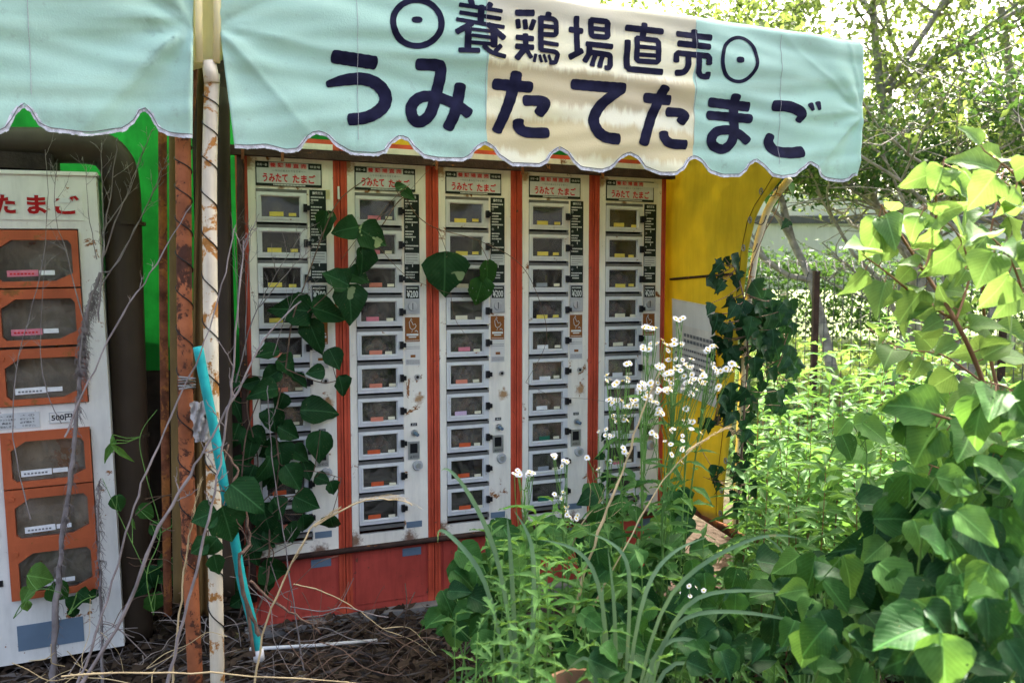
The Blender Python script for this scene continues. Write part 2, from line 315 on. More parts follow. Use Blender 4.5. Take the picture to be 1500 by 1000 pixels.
def awning_mat(name, bands):
    # fabric in mint with a cream band between two seams; stain that follows the folds' dirt lines
    m, n, l = nt(name); tc = node(n, 'ShaderNodeTexCoord'); sp = node(n, 'ShaderNodeSeparateXYZ'); l.new(tc.outputs['Object'], sp.inputs[0]); V = tc.outputs['Object']
    mint = mix(n, l, ramp(n, l, noise(n, l, V, 2.5, 5, .6), .3, .7), (.45, .68, .525), (.54, .765, .61))
    fine = noise(n, l, V, 220, 2); mint = mix(n, l, ramp(n, l, fine, .3, .7, (0, 0, 0, 1), (.14, .14, .14, 1)), mint, (.25, .47, .40))
    # olive grime in streaks
    mp = node(n, 'ShaderNodeMapping'); mp.inputs['Scale'].default_value = (1.0, 1, 6.0); mp.inputs['Rotation'].default_value = (0, R(8), 0); l.new(V, mp.inputs[0])
    g = ramp(n, l, noise(n, l, mp.outputs[0], 2.0, 4, .6), .52, .75, (0, 0, 0, 1), (.4, .4, .4, 1))
    c = mix(n, l, g, mint, (.36, .48, .30))
    c = mix(n, l, ramp(n, l, noise(n, l, V, 26, 8, .75), .60, .72, (0, 0, 0, 1), (.45, .45, .45, 1)), c, (.30, .40, .30))
    mr = node(n, 'ShaderNodeMapRange'); l.new(sp.outputs[2], mr.inputs[0]); mr.inputs[1].default_value = 1.86; mr.inputs[2].default_value = 1.70
    gm = node(n, 'ShaderNodeMath', operation='MULTIPLY'); l.new(mr.outputs[0], gm.inputs[0]); l.new(ramp(n, l, noise(n, l, V, 13, 6, .7), .45, .7), gm.inputs[1]); gk = node(n, 'ShaderNodeMath', operation='MULTIPLY'); l.new(gm.outputs[0], gk.inputs[0]); gk.inputs[1].default_value = .5
    c = mix(n, l, gk.outputs[0], c, (.26, .34, .24))
    if bands:
        cream = mix(n, l, ramp(n, l, noise(n, l, V, 3, 4), .3, .7), (.90, .85, .53), (.94, .91, .68))
        mv = node(n, 'ShaderNodeMapping'); mv.inputs['Scale'].default_value = (12, 1, 1.0); l.new(V, mv.inputs[0])
        st = noise(n, l, mv.outputs[0], 3, 6, .7)
        def hband(z0, w, soft):
            a = node(n, 'ShaderNodeMath', operation='SUBTRACT'); l.new(sp.outputs[2], a.inputs[0]); a.inputs[1].default_value = z0
            b = node(n, 'ShaderNodeMath', operation='ABSOLUTE'); l.new(a.outputs[0], b.inputs[0])
            c_ = node(n, 'ShaderNodeMath', operation='MULTIPLY_ADD'); l.new(st, c_.inputs[0]); c_.inputs[1].default_value = -.09; l.new(b.outputs[0], c_.inputs[2])
            return ramp(n, l, c_.outputs[0], -.045 + 0, w, (soft, soft, soft, 1), (0, 0, 0, 1))
        cream = mix(n, l, hband(1.965, .02, .55), cream, (.50, .36, .15))
        cream = mix(n, l, hband(1.80, .02, .55), cream, (.62, .46, .16))
        cream = mix(n, l, hband(2.22, .03, .45), cream, (.46, .41, .33))
        w = node(n, 'ShaderNodeMath', operation='MULTIPLY_ADD'); l.new(noise(n, l, V, 5, 1), w.inputs[0]); w.inputs[1].default_value = .05; l.new(sp.outputs[0], w.inputs[2])
        lo = node(n, 'ShaderNodeMath', operation='GREATER_THAN'); l.new(w.outputs[0], lo.inputs[0]); lo.inputs[1].default_value = bands[0] + .025
        hi = node(n, 'ShaderNodeMath', operation='LESS_THAN'); l.new(w.outputs[0], hi.inputs[0]); hi.inputs[1].default_value = bands[1] + .025
        mu = node(n, 'ShaderNodeMath', operation='MULTIPLY'); l.new(lo.outputs[0], mu.inputs[0]); l.new(hi.outputs[0], mu.inputs[1])
        c = mix(n, l, mu.outputs[0], c, cream)
    b = node(n, 'ShaderNodeBsdfPrincipled'); l.new(c, b.inputs['Base Color']); b.inputs['Roughness'].default_value = .6; b.inputs['Specular IOR Level'].default_value = .10
    bp = node(n, 'ShaderNodeBump'); bp.inputs['Strength'].default_value = .4; bp.inputs['Distance'].default_value = .002; l.new(fine, bp.inputs['Height']); l.new(bp.outputs[0], b.inputs['Normal'])
    t = node(n, 'ShaderNodeBsdfTranslucent'); l.new(c, t.inputs[0]); mx = node(n, 'ShaderNodeMixShader'); mx.inputs[0].default_value = .22
    l.new(b.outputs[0], mx.inputs[1]); l.new(t.outputs[0], mx.inputs[2]); o = node(n, 'ShaderNodeOutputMaterial'); l.new(mx.outputs[0], o.inputs[0]); return m
M['awn'] = awning_mat('mint and cream awning fabric', (FP(712, 120, .8)[0], FP(1017, 150, .8)[0]))
M['awn2'] = awning_mat('mint awning fabric', None)
def ground_mat():
    m, n, l = nt('ground soil and grass'); tc = node(n, 'ShaderNodeTexCoord'); V = tc.outputs['Object']
    soil = mix(n, l, ramp(n, l, noise(n, l, V, 18, 8, .7), .3, .7), (.018, .013, .009), (.07, .052, .038))
    gr = mix(n, l, ramp(n, l, noise(n, l, V, 9, 8, .7), .3, .7), (.10, .16, .05), (.30, .33, .18))
    sp = node(n, 'ShaderNodeSeparateXYZ'); l.new(V, sp.inputs[0])
    a = node(n, 'ShaderNodeMath', operation='MULTIPLY_ADD'); l.new(noise(n, l, V, 1.2), a.inputs[0]); a.inputs[1].default_value = 2; l.new(sp.outputs[1], a.inputs[2])
    c = mix(n, l, ramp(n, l, a.outputs[0], .0, 1.0), soil, gr)
    # ramp input runs 0..1: shift the far distance into it
    sh = node(n, 'ShaderNodeMapRange'); sh.inputs[1].default_value = 5.5; sh.inputs[2].default_value = 8.0; l.new(a.outputs[0], sh.inputs[0])
    c = mix(n, l, sh.outputs[0], soil, gr)
    b = node(n, 'ShaderNodeBsdfPrincipled'); l.new(c, b.inputs['Base Color']); b.inputs['Roughness'].default_value = .95; b.inputs['Specular IOR Level'].default_value = .03
    bp = node(n, 'ShaderNodeBump'); bp.inputs['Strength'].default_value = .6; bp.inputs['Distance'].default_value = .03; l.new(noise(n, l, V, 30, 6), bp.inputs['Height']); l.new(bp.outputs[0], b.inputs['Normal'])
    o = node(n, 'ShaderNodeOutputMaterial'); l.new(b.outputs[0], o.inputs[0]); return m
M['ground'] = ground_mat()

# ================================================================ SETTING
GZ = -.07
def gh(x, y):
    return GZ + .025 * math.sin(x * 2.1 + y) + .02 * math.sin(y * 3.3 - x * 1.7) + (.0 if y < 7 else min(.5, (y - 7) * .05))
nx = 90; xs = [-60 + 120 * (i / nx) for i in range(nx + 1)]
ys = sorted([-6 + .35 * i for i in range(60)] + [16 + 1.4 ** i for i in range(1, 16)])
xs = sorted([-4 + .3 * i for i in range(50)] + [-5 - 1.45 ** i for i in range(1, 14)] + [11.5 + 1.45 ** i for i in range(1, 14)])
g = MB(); g.v = [(x, y, gh(x, y)) for y in ys for x in xs]; k = len(xs)
g.f = [(j * k + i, j * k + i + 1, (j + 1) * k + i + 1, (j + 1) * k + i) for j in range(len(ys) - 1) for i in range(k - 1)]; g.mi = [0] * len(g.f)
tag(g.build('ground', M['ground'], smooth=True), kind='structure')
s_ = MB(); s_.box(-.02, 2.0, -.05, .55, -.18, -.036); s_.build('concrete_footing', M['concrete'], None, ROWM); bpy.data.objects['concrete_footing']['kind'] = 'structure'

# ================================================================ EGG LOCKER MACHINES
PITCHZ = .1364; WTOP = 1.659
DX0, DX1 = .057, .247
def make_machine():
    r = empty('egg_vending_machine', ROWM)
    c = MB()   # red cabinet
    c.box(.001, .028, 0, .36, -.035, 1.885); c.box(.349, .376, 0, .36, -.035, 1.885); c.box(.028, .349, .33, .36, -.035, 1.885)
    c.box(.028, .349, .0, .33, 1.868, 1.885); c.box(.028, .349, .002, .012, 1.845, 1.868)
    c.box(.003, .0085, -.005, 0, .01, 1.87); c.box(.3685, .374, -.005, 0, .01, 1.87); c.box(.018, .0265, -.004, 0, .01, 1.84); c.box(.3505, .359, -.004, 0, .01, 1.84)
    c.build('cabinet', M['red'], r)
    b = MB(); b.box(.028, .349, .003, .33, -.035, .232); b.box(.040, .337, -.001, .003, -.005, .222); b.build('base_panel', M['redlow'], r)
    MB().box(.238, .318, -.004, -.0012, .176, .209).build('name_plate', M['bluegrey'], r)
    f = MB()   # white face: strips round the door column
    f.box(.028, DX0, -.006, .012, .245, 1.842); f.box(DX1, .349, -.006, .012, .245, 1.842); f.box(DX0, DX1, -.006, .012, .245, .290); f.box(DX0, DX1, -.006, .012, 1.681, 1.842)
    f.box(.028, .349, -.009, .012, .234, .245); f.box(.028, .349, -.012, .01, 1.842, 1.866)
    f.build('face_panel', M['white'], r)
    i = MB(); i.box(DX0, DX1, .20, .21, .29, 1.68); i.box(DX0 - .004, DX0, .012, .2, .29, 1.68); i.box(DX1, DX1 + .004, .012, .2, .29, 1.68); i.build('inner_lining', M['inside'], r)
    sh = MB().box(DX0, DX1, -.004, .2, -.004, .004); sh.box(DX0, DX1, -.010, -.004, -.007, .007)
    shm = sh.mesh('shelf', M['ledge'])
    fr = MB(); x0, x1 = DX0 + .001, DX1 - .0015; hz = .1145    # door, origin at its lower left
    frame(fr, .073, .221, .017, .101, x0, x1, 0, hz, -.012, 0); frame(fr, .073, .221, .017, .101, .068, .226, .012, .106, -.015, -.012)
    frame(fr, .0765, .2175, .0205, .0975, .073, .221, .017, .101, -.006, -.003)
    dm = fr.mesh('door', M['door'])
    pm = MB().box(.0765, .2175, -.0046, -.0026, .0205, .0975).mesh('pane', M['glass'])
    lt = MB().box(.232, .246, -.027, -.012, .042, .072); lt.box(.244, .256, -.030, -.012, .048, .066); lm = lt.mesh('latch', M['black'])
    l1 = MB().box(.106, .158, -.0075, -.0065, .021, .038).mesh('price_label', M['l_white']); l2 = MB().box(.184, .212, -.0075, -.0065, .022, .034).mesh('number_label', M['l_cream'])
    mk_ = MB()
    for q in range(6): mk_.box(.112 + q * .0073, .1165 + q * .0073, -.0081, -.0076, .026, .033)
    tm = mk_.mesh('lettering', M['inkgrey'])
    doors = []
    for n_ in range(11): mk('shelf', shm, r, (0, 0, WTOP + .019 - n_ * PITCHZ))
    for n_ in range(10):
        d = mk('door', dm, r, (0, 0, WTOP - .101 - n_ * PITCHZ)); mk('pane', pm, d); mk('latch', lm, d)
        a = mk('price_label', l1, d); mk('number_label', l2, d); doors.append(d)
    # sign
    s = MB().box(.057, .305, -.0095, -.006, 1.703, 1.795); sg = s.build('sign', M['blackpl'], r, (0, 0, -.007))
    s = MB(); s.box(.061, .301, -.0103, -.0096, 1.713, 1.771); s.box(.106, .254, -.0103, -.0096, 1.7714, 1.793); s.build('sign_face', M['signgrey'], sg)
    sq = MB()
    for q in range(5): sq.box(.109 + q * .0288, .1325 + q * .0288, -.0108, -.0104, 1.7735, 1.7915)
    sq.build('tile', M['redtile'], sg)
    for q, ch in enumerate('養鶏場直売'): mk('lettering', text_mesh(ch, .1105 + q * .0288, .1315 + q * .0288, 1.774, 1.791, -.0112, M['redink'], .02), sg)
    mk('lettering', text_mesh('うみたて', .083, .176, 1.717, 1.751, -.0108, M['redink'], .035), sg)
    mk('lettering', text_mesh('たまご', .194, .281, 1.717, 1.751, -.0108, M['redink'], .035), sg)
    mk('lettering', text_mesh('〜今日の産みたてを食卓へ〜', .118, .245, 1.757, 1.766, -.0108, M['inkgrey'], .01), sg)
    mk('lettering', text_mesh('飼育一番', .063, .100, 1.777, 1.787, -.0108, M['whiteink']), sg)
    mk('lettering', text_mesh('検査場', .260, .299, 1.777, 1.787, -.0108, M['whiteink']), sg)
    m_ = MB()
    for q in range(22): m_.box(.122 + q * .0055, .1258 + q * .0055, -.0105, -.0098, 1.7055, 1.7105)
    m_.build('lettering', M['whiteink'], sg)
    # instruction plate
    p = MB().box(.257, .320, -.009, -.006, 1.326, 1.687); ip = p.build('instruction_plate', M['blackpl'], r)
    MB().box(.258, .319, -.0097, -.0091, 1.402, 1.447).build('notice', M['signgrey'], ip)
    mk('lettering', text_mesh('操作方法', .268, .308, 1.669, 1.681, -.0095, M['whiteink'], .015), ip)
    for q, (zz, ch) in enumerate(((1.632, '①'), (1.548, '②'), (1.486, '③'), (1.380, '④'))): mk('lettering', text_mesh(ch, .261, .271, zz, zz + .010, -.0095, M['whiteink']), ip)
    m_ = MB(); rr = random.Random(3)
    for zz in [1.656, 1.645, 1.618, 1.606, 1.594, 1.582, 1.570, 1.532, 1.521, 1.510, 1.474, 1.462, 1.366, 1.355, 1.344]:
        x = .262
        while x < (.314 if rr.random() < .7 else .29): w_ = rr.uniform(.0022, .0045); m_.box(x, x + w_, -.0095, -.0091, zz, zz + .0055); x += w_ + rr.uniform(.001, .002)
    for zz in (1.557, 1.497, 1.39): m_.box(.289, .292, -.0095, -.0091, zz, zz + .010)
    m_.build('lettering', M['whiteink'], ip)
    m_ = MB()
    for zz in (1.438, 1.427, 1.416, 1.407): m_.box(.262, .312 if zz > 1.41 else .295, -.0101, -.0098, zz, zz + .003)
    m_.build('lettering', M['inkgrey'], ip)
    # price and coin dial
    p = MB().box(.256, .320, -.011, -.006, 1.196, 1.317); pp = p.build('price_plate', M['silver'], r)
    MB().box(.260, .316, -.0122, -.0111, 1.260, 1.313).build('price_window', M['blackpl'], pp)
    mk('lettering', text_mesh('¥200', .264, .312, 1.264, 1.294, -.0126, M['whiteink'], .02), pp)
    m_ = MB()
    for q in range(8): m_.box(.264 + q * .0058, .2685 + q * .0058, -.0128, -.0123, 1.301, 1.306)
    m_.build('lettering', M['whiteink'], pp)
    MB().box(.260, .316, -.0125, -.0111, 1.200, 1.256).build('coin_plate', M['grey'], pp)
    MB().disc((.288, -.0126, 1.228), (0, -1, 0), .019, 20, .005, .017).build('coin_dial', M['silver'], pp)
    MB().box(.2865, .2895, -.0185, -.0177, 1.214, 1.242).build('coin_slot', M['black'], pp)
    # stickers
    st = MB().box(.257, .319, -.0072, -.006, 1.081, 1.183).build('brown_sticker', M['brown'], r)
    h = MB(); h.tube([(.276, -.0078, 1.150), (.2745, -.0078, 1.162), (.280, -.0078, 1.171), (.286, -.0078, 1.163), (.2905, -.0078, 1.152), (.300, -.0078, 1.155), (.304, -.0078, 1.147), (.297, -.0078, 1.136), (.286, -.0078, 1.132), (.278, -.0078, 1.139), (.276, -.0078, 1.150)], .0014, 4)
    h.tube([(.281, -.0078, 1.171), (.283, -.0078, 1.178), (.286, -.0078, 1.172)], .0016, 4); h.tube([(.287, -.0078, 1.132), (.287, -.0078, 1.124), (.283, -.0078, 1.121)], .001, 4); h.tube([(.298, -.0078, 1.124), (.304, -.0078, 1.128), (.311, -.0078, 1.121)], .002, 4)
    h.box(.263, .313, -.0078, -.0073, 1.106, 1.115); h.box(.272, .304, -.0078, -.0073, 1.098, 1.103); h.box(.261, .315, -.0078, -.0073, 1.086, 1.088); h.build('printed_hen', M['whiteink'], st)
    st = MB().box(.257, .321, -.0070, -.006, .982, 1.080).build('white_sticker', M['paper'], r)
    MB().box(.279, .300, -.0076, -.0071, 1.016, 1.027).build('lettering', M['brown'], st)
    m_ = MB()
    for zz in (.988, .992, .996, 1.000, 1.004, 1.052, 1.060): m_.box(.260, .318, -.0076, -.0071, zz, zz + .0016)
    m_.build('lettering', M['inkgrey'], st)
    lk = MB().disc((.307, -.006, .934), (0, -1, 0), .012, 16, .005).build('cylinder_lock', M['silver'], r)
    MB().disc((.307, -.0112, .934), (0, -1, 0), .006, 12, .003).build('key_core', M['black'], lk)
    lp = MB().box(.277, .304, -.008, -.006, .729, .741).build('knob_label', M['black'], r)
    mk('lettering', text_mesh('返却', .281, .300, .731, .739, -.0084, M['whiteink']), lp)
    kb = MB().disc((.293, -.006, .700), (0, -1, 0), .014, 16, .006).build('return_knob', M['silver'], r)
    MB().tube([(.293, -.012, .700), (.300, -.034, .694)], [.008, .0075], 12).build('knob_tip', M['bluegrey'], kb)
    sf = MB(); frame(sf, .273, .305, .613, .655, .265, .314, .588, .664, -.010, -.006); sl = sf.build('return_slot', M['silver'], r)
    MB().box(.273, .305, -.0066, -.0061, .613, .655).build('slot_opening', M['black'], sl)
    mk('lettering', text_mesh('返却口', .271, .308, .593, .604, -.0105, M['ink']), sl)
    rl = MB().disc((.306, -.006, .561), (0, -1, 0), .023, 22, .010, .020).build('round_lock', M['grey'], r)
    MB().disc((.306, -.0162, .561), (0, -1, 0), .011, 16, .003).build('key_core', M['silver'], rl)
    MB().box(.255, .322, -.0075, -.006, .297, .323).build('maker_plate', M['bluegrey'], r)
    return r, doors
mach, doors0 = make_machine()
LC = [['yellow', 'yellow', 'yellow', 'yellow', 'salmon', 'salmon', 'salmon', 'pink', 'orange', 'salmon'],
      ['pink', 'pink', 'salmon', 'pink', 'salmon', 'salmon', 'salmon', 'orange', 'orange', 'orange'],
      ['yellow', 'yellow', 'cream', 'cream', 'pink', 'salmon', 'lilac', 'orange', 'orange', 'orange'],
      ['yellow', 'yellow', 'grey', 'yellow', 'white', 'white', 'white', 'green', 'grey', 'green'],
      ['yellow', 'yellow', 'yellow', 'cream', 'cream', 'white', 'white', 'white', 'pink', 'grey']]
ML = ['leftmost red framed egg vending machine, half hidden by climbing vine leaves', 'second egg vending machine from the left, vine leaves across its upper doors',
      'middle egg vending machine of the row, one big round leaf over its third door', 'fourth egg vending machine, white flowered weeds before its foot', 'rightmost egg vending machine, beside the yellow tarpaulin, torn paper on its sign']
def kidsof(o): return list(o.children)
bpy.context.view_layer.update()
machs = [mach]
for i in range(1, 5): machs.append(copy_tree(mach))
EGG = [(0, 5), (0, 6), (1, 3), (1, 4), (1, 5), (1, 6), (1, 7), (2, 4), (2, 5), (2, 6), (2, 7), (3, 3), (3, 5), (3, 6), (3, 7), (4, 2), (4, 3), (4, 4), (4, 5), (4, 6), (4, 7)]
ORD = ['top', 'second', 'third', 'fourth', 'fifth', 'sixth', 'seventh', 'eighth', 'ninth', 'bottom']
MN = ['leftmost', 'second', 'middle', 'fourth', 'rightmost']
for i, m_ in enumerate(machs):
    m_.matrix_basis = ROWM @ Matrix.Translation((i * W, 0, 0))
    tag(m_, ML[i], 'vending machine', 'row of red framed egg vending machines')
    ds = sorted([c for c in m_.children if c.name.split('.')[0] == 'door'], key=lambda c: -c.location.z)
    for j, d in enumerate(ds):
        for c in d.children:
            b = c.name.split('.')[0]
            if b in ('price_label', 'number_label'):
                k_ = LC[i][j] if b == 'price_label' else ('yellow' if LC[i][j] == 'yellow' else 'cream')
                c.material_slots[0].link = 'OBJECT'; c.material_slots[0].material = M['l_' + k_]
                c.location = (random.uniform(-.012, .006), 0, 0); c.rotation_euler = (0, random.uniform(-.02, .02), 0)
                if b == 'price_label' and not (i == 3 and j in (2, 8)): c['label'] = k_ + ' price label'
MB().box(.366, .374, -.010, -.0052, 1.655, 1.705).build('switch_plate', M['paper'], machs[0])
MB().box(.315, .336, -.0085, -.006, 1.655, 1.69).build('switch_plate', M['cream'], machs[0])
sheet = MB().box(.247, .327, -.0125, -.0115, 1.762, 1.784).build('torn_paper', M['paper'], machs[4])
eggm = MB(); seg = 10; rings = 7
eggm.v = []; 
for a in range(rings + 1):
    th = math.pi * a / rings
    for b in range(seg):
        ph = 2 * math.pi * b / seg; rr = math.sin(th) * (.021 if th < 1.5 else .0195); eggm.v.append((rr * math.cos(ph), rr * math.sin(ph), .028 * math.cos(th)))
eggm.f = [(a * seg + b, a * seg + (b + 1) % seg, (a + 1) * seg + (b + 1) % seg, (a + 1) * seg + b) for a in range(rings) for b in range(seg)]; eggm.mi = [0] * len(eggm.f)
egg_me = eggm.mesh('egg', M['egg'], True)
bagm = MB()
def blob_bag(seed):
    rr = random.Random(seed); b = MB(); seg, rings = 14, 8
    for a in range(rings + 1):
        th = a / rings; rad = .050 * math.sin(math.pi * min(1, th * .92 + .08)) ** .6 + .006
        for q in range(seg):
            ph = 2 * math.pi * q / seg; r2 = rad * (1 + .10 * math.sin(5 * ph + seed) + rr.uniform(-.05, .05)); b.v.append((r2 * 1.15 * math.cos(ph), r2 * .8 * math.sin(ph), th * .09))
    b.f = [(a * seg + q, a * seg + (q + 1) % seg, (a + 1) * seg + (q + 1) % seg, (a + 1) * seg + q) for a in range(rings) for q in range(seg)]; b.mi = [0] * len(b.f)
    return b.mesh('bag', M['net'], True)
def net_mat():
    m, n, l = nt('clear net bag'); tc = node(n, 'ShaderNodeTexCoord')
    nz = ramp(n, l, noise(n, l, tc.outputs['Object'], 40, 5, .7, 1), .4, .7, (.12, .12, .12, 1), (.6, .6, .6, 1))
    g = node(n, 'ShaderNodeBsdfPrincipled'); g.inputs['Base Color'].default_value = (.62, .50, .46, 1); g.inputs['Roughness'].default_value = .25
    t = node(n, 'ShaderNodeBsdfTransparent'); mx = node(n, 'ShaderNodeMixShader'); l.new(nz, mx.inputs[0]); l.new(t.outputs[0], mx.inputs[1]); l.new(g.outputs[0], mx.inputs[2])
    o = node(n, 'ShaderNodeOutputMaterial'); l.new(mx.outputs[0], o.inputs[0]); return m
M['net'] = net_mat(); bags = [blob_bag(i) for i in range(3)]
for i, j in EGG:
    z = WTOP - .101 - j * PITCHZ + .003; dx = random.uniform(-.02, .02)
    e = empty('egg_bag', ROWM @ Matrix.Translation((i * W + .148 + dx, .055, z + .002)), 'net bag of brown eggs behind the %s door of the %s red machine' % (ORD[j], MN[i]), 'bag of eggs', 'bags of eggs in the lockers')
    mk('bag', bags[(i + j) % 3], e)
    for (x, z_) in ((-.024, .03), (.024, .032), (.0, .058)): mk('egg', egg_me, e, Matrix.Translation((x, random.uniform(-.01, .01), z_)) @ Euler((random.uniform(0, 3), random.uniform(0, 1), 0)).to_matrix().to_4x4())
# bars that run across the machines
t_ = MB().box(-.035, 5 * W + .02, -.045, -.015, 1.803, 1.838)
hb = t_.build('steel_bar', M['darkbar'], None, ROWM); tag(hb, 'dark rusty steel bar clamped across the tops of the red machines', 'bar')
for s in (.0, .38 * W, 2 * W - .002, 3.0 * W, 4.02 * W):
    MB().box(s + .005, s + .016, -.052, -.0455, 1.785, 1.842).build('clamp', M['rust'], hb)
pb = MB().tube([(-.03, -.022, .236), (.9, -.024, .240), (5 * W + .02, -.022, .238)], .012, 8).build('steel_pipe', M['darkbar'], None, ROWM, True); tag(pb, 'thin dark pipe across the foot of the red machines above their base panels', 'pipe')

# ---------------------------------------------------------------- white machine with orange doors, leaning
LM = empty('white_vending_machine', ROWM @ Matrix.Translation((-.450, 0, -.03)) @ Matrix.Rotation(R(-1.25), 4, 'Y'), 'white egg vending machine with orange pocket doors, leaning at the left edge', 'vending machine')
XW = -.60
def lmz(py, px=60): return FP(px, py)[1] + .03
c = MB(); ODX0, ODX1 = -.350, -.066
c.box(XW, ODX0, 0, .40, 0, 1.735); c.box(ODX1, 0, 0, .40, 0, 1.735); c.box(ODX0, ODX1, .0, .40, 0, lmz(868, 80) - .004); c.box(ODX0, ODX1, 0, .40, 1.548, 1.735); c.box(ODX0, ODX1, 0, .4, .828, .926); c.box(ODX0, ODX1, .2, .4, .155, 1.548)
c.box(XW - .002, .004, -.006, .40, 1.735, 1.748)
c.build('cabinet', M['white2'], LM)
dh = .205
def ldoor():
    d = MB(); w = ODX1 - ODX0 - .006; h = dh - .006
    # window with cut corners: outline polygon inside a slab
    ox, oz = [0, w, w, 0], [0, 0, h, h]
    win = [(.028, .035), (.040, .022), (w - .075, .022), (w - .020, .048), (w - .020, h - .050), (w - .032, h - .034), (.075, h - .034), (.028, h - .066)]
    outer = [(0, .035), (.040, 0), (w - .075, 0), (w, .048), (w, h - .050), (w - .032, h), (.075, h), (0, h - .066)]
    for y in (-.014,):
        n = len(d.v)
        for (a, b) in outer: d.v.append((a, y, b))
        for (a, b) in win: d.v.append((a, y, b))
        for (a, b) in win: d.v.append((a, .010, b))
        for q in range(8):
            p = (q + 1) % 8; d.f.append((n + q, n + p, n + 8 + p, n + 8 + q)); d.f.append((n + 8 + q, n + 8 + p, n + 16 + p, n + 16 + q)); d.mi += [0, 0]
        for (ca, i1, i2) in (((0, 0), 0, 1), ((w, 0), 2, 3), ((w, h), 4, 5), ((0, h), 6, 7)):
            n2 = len(d.v); d.v.append((ca[0], y, ca[1])); d.f.append((n + i1, n2, n + i2)); d.mi.append(0)
        # rim
    d.box(0, w, -.0138, .004, 0, .003); d.box(0, w, -.0138, .004, h - .003, h); d.box(0, .003, -.0138, .004, .003, h - .003); d.box(w - .003, w, -.0138, .004, .003, h - .003)
    return d, win, w, h
dmb, win, dw, dhh = ldoor(); ldm = dmb.mesh('door', M['orange'])
pn = MB(); pn.quad(*[(a, -.004, b) for a, b in win]); lpm = pn.mesh('pane', M['glass'])
zs = [1.548 - dh, 1.548 - 2 * dh, 1.548 - 3 * dh + .0, 0, 0, 0]
zs = [lmz(417), lmz(505), lmz(590), lmz(713), lmz(798), lmz(866)]
zs = [1.343, 1.138, .930, lmz(707, 80), lmz(789, 80), lmz(868, 80)]
sil = MB().disc((.022, -.014, dhh - .030), (0, -1, 0), .009, 12, .005).mesh('rivet', M['orange'])
lin = MB().box(.01, dw - .01, .075, .08, .01, dhh - .012).mesh('pocket_lining', M['beige'])
for q, z in enumerate(zs):
    d = mk('door', ldm, LM, (ODX0 + .003, 0, z)); mk('pane', lpm, d); mk('pocket_lining', lin, d); mk('rivet', sil, d)
    a = MB().box(.055, .150, -.0055, -.0045, .037, .059).build('price_label', M['l_pink'] if q < 2 else M['l_white'], d); a.rotation_euler = (0, random.uniform(-.03, .01), 0)
    a = MB().box(.153, .200, -.0055, -.0045, .043, .059).build('number_label', M['l_white'], d)
    m_ = MB()
    for w_ in range(7): m_.box(.063 + w_ * .011, .070 + w_ * .011, -.0065, -.0058, .045, .051)
    m_.build('lettering', M['redink'] if q < 2 else M['inkgrey'], d)
sg = MB().box(ODX0 - .03, ODX1 + .020, -.0022, 0, 1.578, 1.684).build('sign_strip', M['white2'], LM)
RED2 = paint('dark red lettering', (.33, .008, .008), .5)
for q, (ch, x0, x1) in enumerate((('た', -.316, -.250), ('ま', -.222, -.156), ('ご', -.138, -.053))):
    mk('lettering', text_mesh(ch, x0, x1, 1.594, 1.668, -.0036, M['whiteink'], .085), sg)
    mk('lettering', text_mesh(ch, x0 + .003, x1 - .003, 1.598, 1.664, -.0046, RED2, .04), sg)
nb = MB().box(ODX0 - .20, -.225, -.0025, 0, .848, .905).build('notice', M['signgrey'], LM)
for (tx, x0, x1, z) in (('→ ③', -.352, -.305, .890), ('→ ④', -.283, -.240, .890), ('ポケットを開け', -.354, -.298, .878), ('商品を', -.340, -.312, .866), ('取出します。', -.346, -.300, .854), ('ポケットを', -.285, -.240, .878), ('必ず閉めて', -.285, -.240, .866), ('ください。', -.279, -.238, .854)):
    mk('lettering', text_mesh(tx, x0, x1, z, z + .008, -.0031, M['ink'], .01), nb)
pr = MB().box(-.195, -.115, -.0035, 0, .858, .898).build('price_tag', M['paper'], LM)
frame(fm := MB(), -.192, -.118, .861, .895, -.195, -.115, .858, .898, -.0045, -.0036); fm.build('tag_border', M['grey'], pr)
mk('lettering', text_mesh('500円', -.188, -.122, .866, .890, -.0041, M['ink'], .03), pr)
vt = MB().box(-.340, -.130, -.0018, 0, .045, .138).build('vent_cover', M['bluegrey'], LM)
for z in (.47, .29, .66): MB().box(-.405, -.372, -.004, 0, z, z + .022).build('side_slot', M['black'], LM)

# ================================================================ AWNINGS
TA = .80
def polyline_fn(P):
    P = sorted(P)
    def f(x):
        if x <= P[0][0]: return P[0][1]
        for a, b in zip(P, P[1:]):
            if x <= b[0]:
                t = (x - a[0]) / max(1e-9, b[0] - a[0]); return a[1] + (b[1] - a[1]) * (t * t * (3 - 2 * t) * .5 + t * .5)
        return P[-1][1]
    return f
edgeR = [(348, 218), (390, 217), (420, 224), (437, 222), (453, 202), (463, 197), (477, 200), (495, 216), (517, 227), (551, 229), (565, 225), (573, 211), (586, 203), (597, 207), (607, 221), (621, 233), (642, 236), (679, 236), (690, 231), (698, 219), (711, 212), (722, 217), (733, 232), (751, 243), (789, 245), (799, 240), (810, 225), (819, 220), (831, 227), (840, 240), (851, 249), (883, 252), (897, 248), (912, 232), (922, 227), (933, 232), (947, 249), (968, 257), (988, 257), (1000, 249), (1009, 235), (1018, 232), (1026, 237), (1041, 254), (1059, 259.5), (1082, 259.5), (1091, 252), (1097, 242), (1106, 237), (1114, 243), (1129, 259.5), (1141, 262), (1161, 259.5), (1176, 249), (1186, 240), (1195, 245), (1205, 259.5), (1214, 264), (1235, 267), (1246, 265), (1252, 258)]
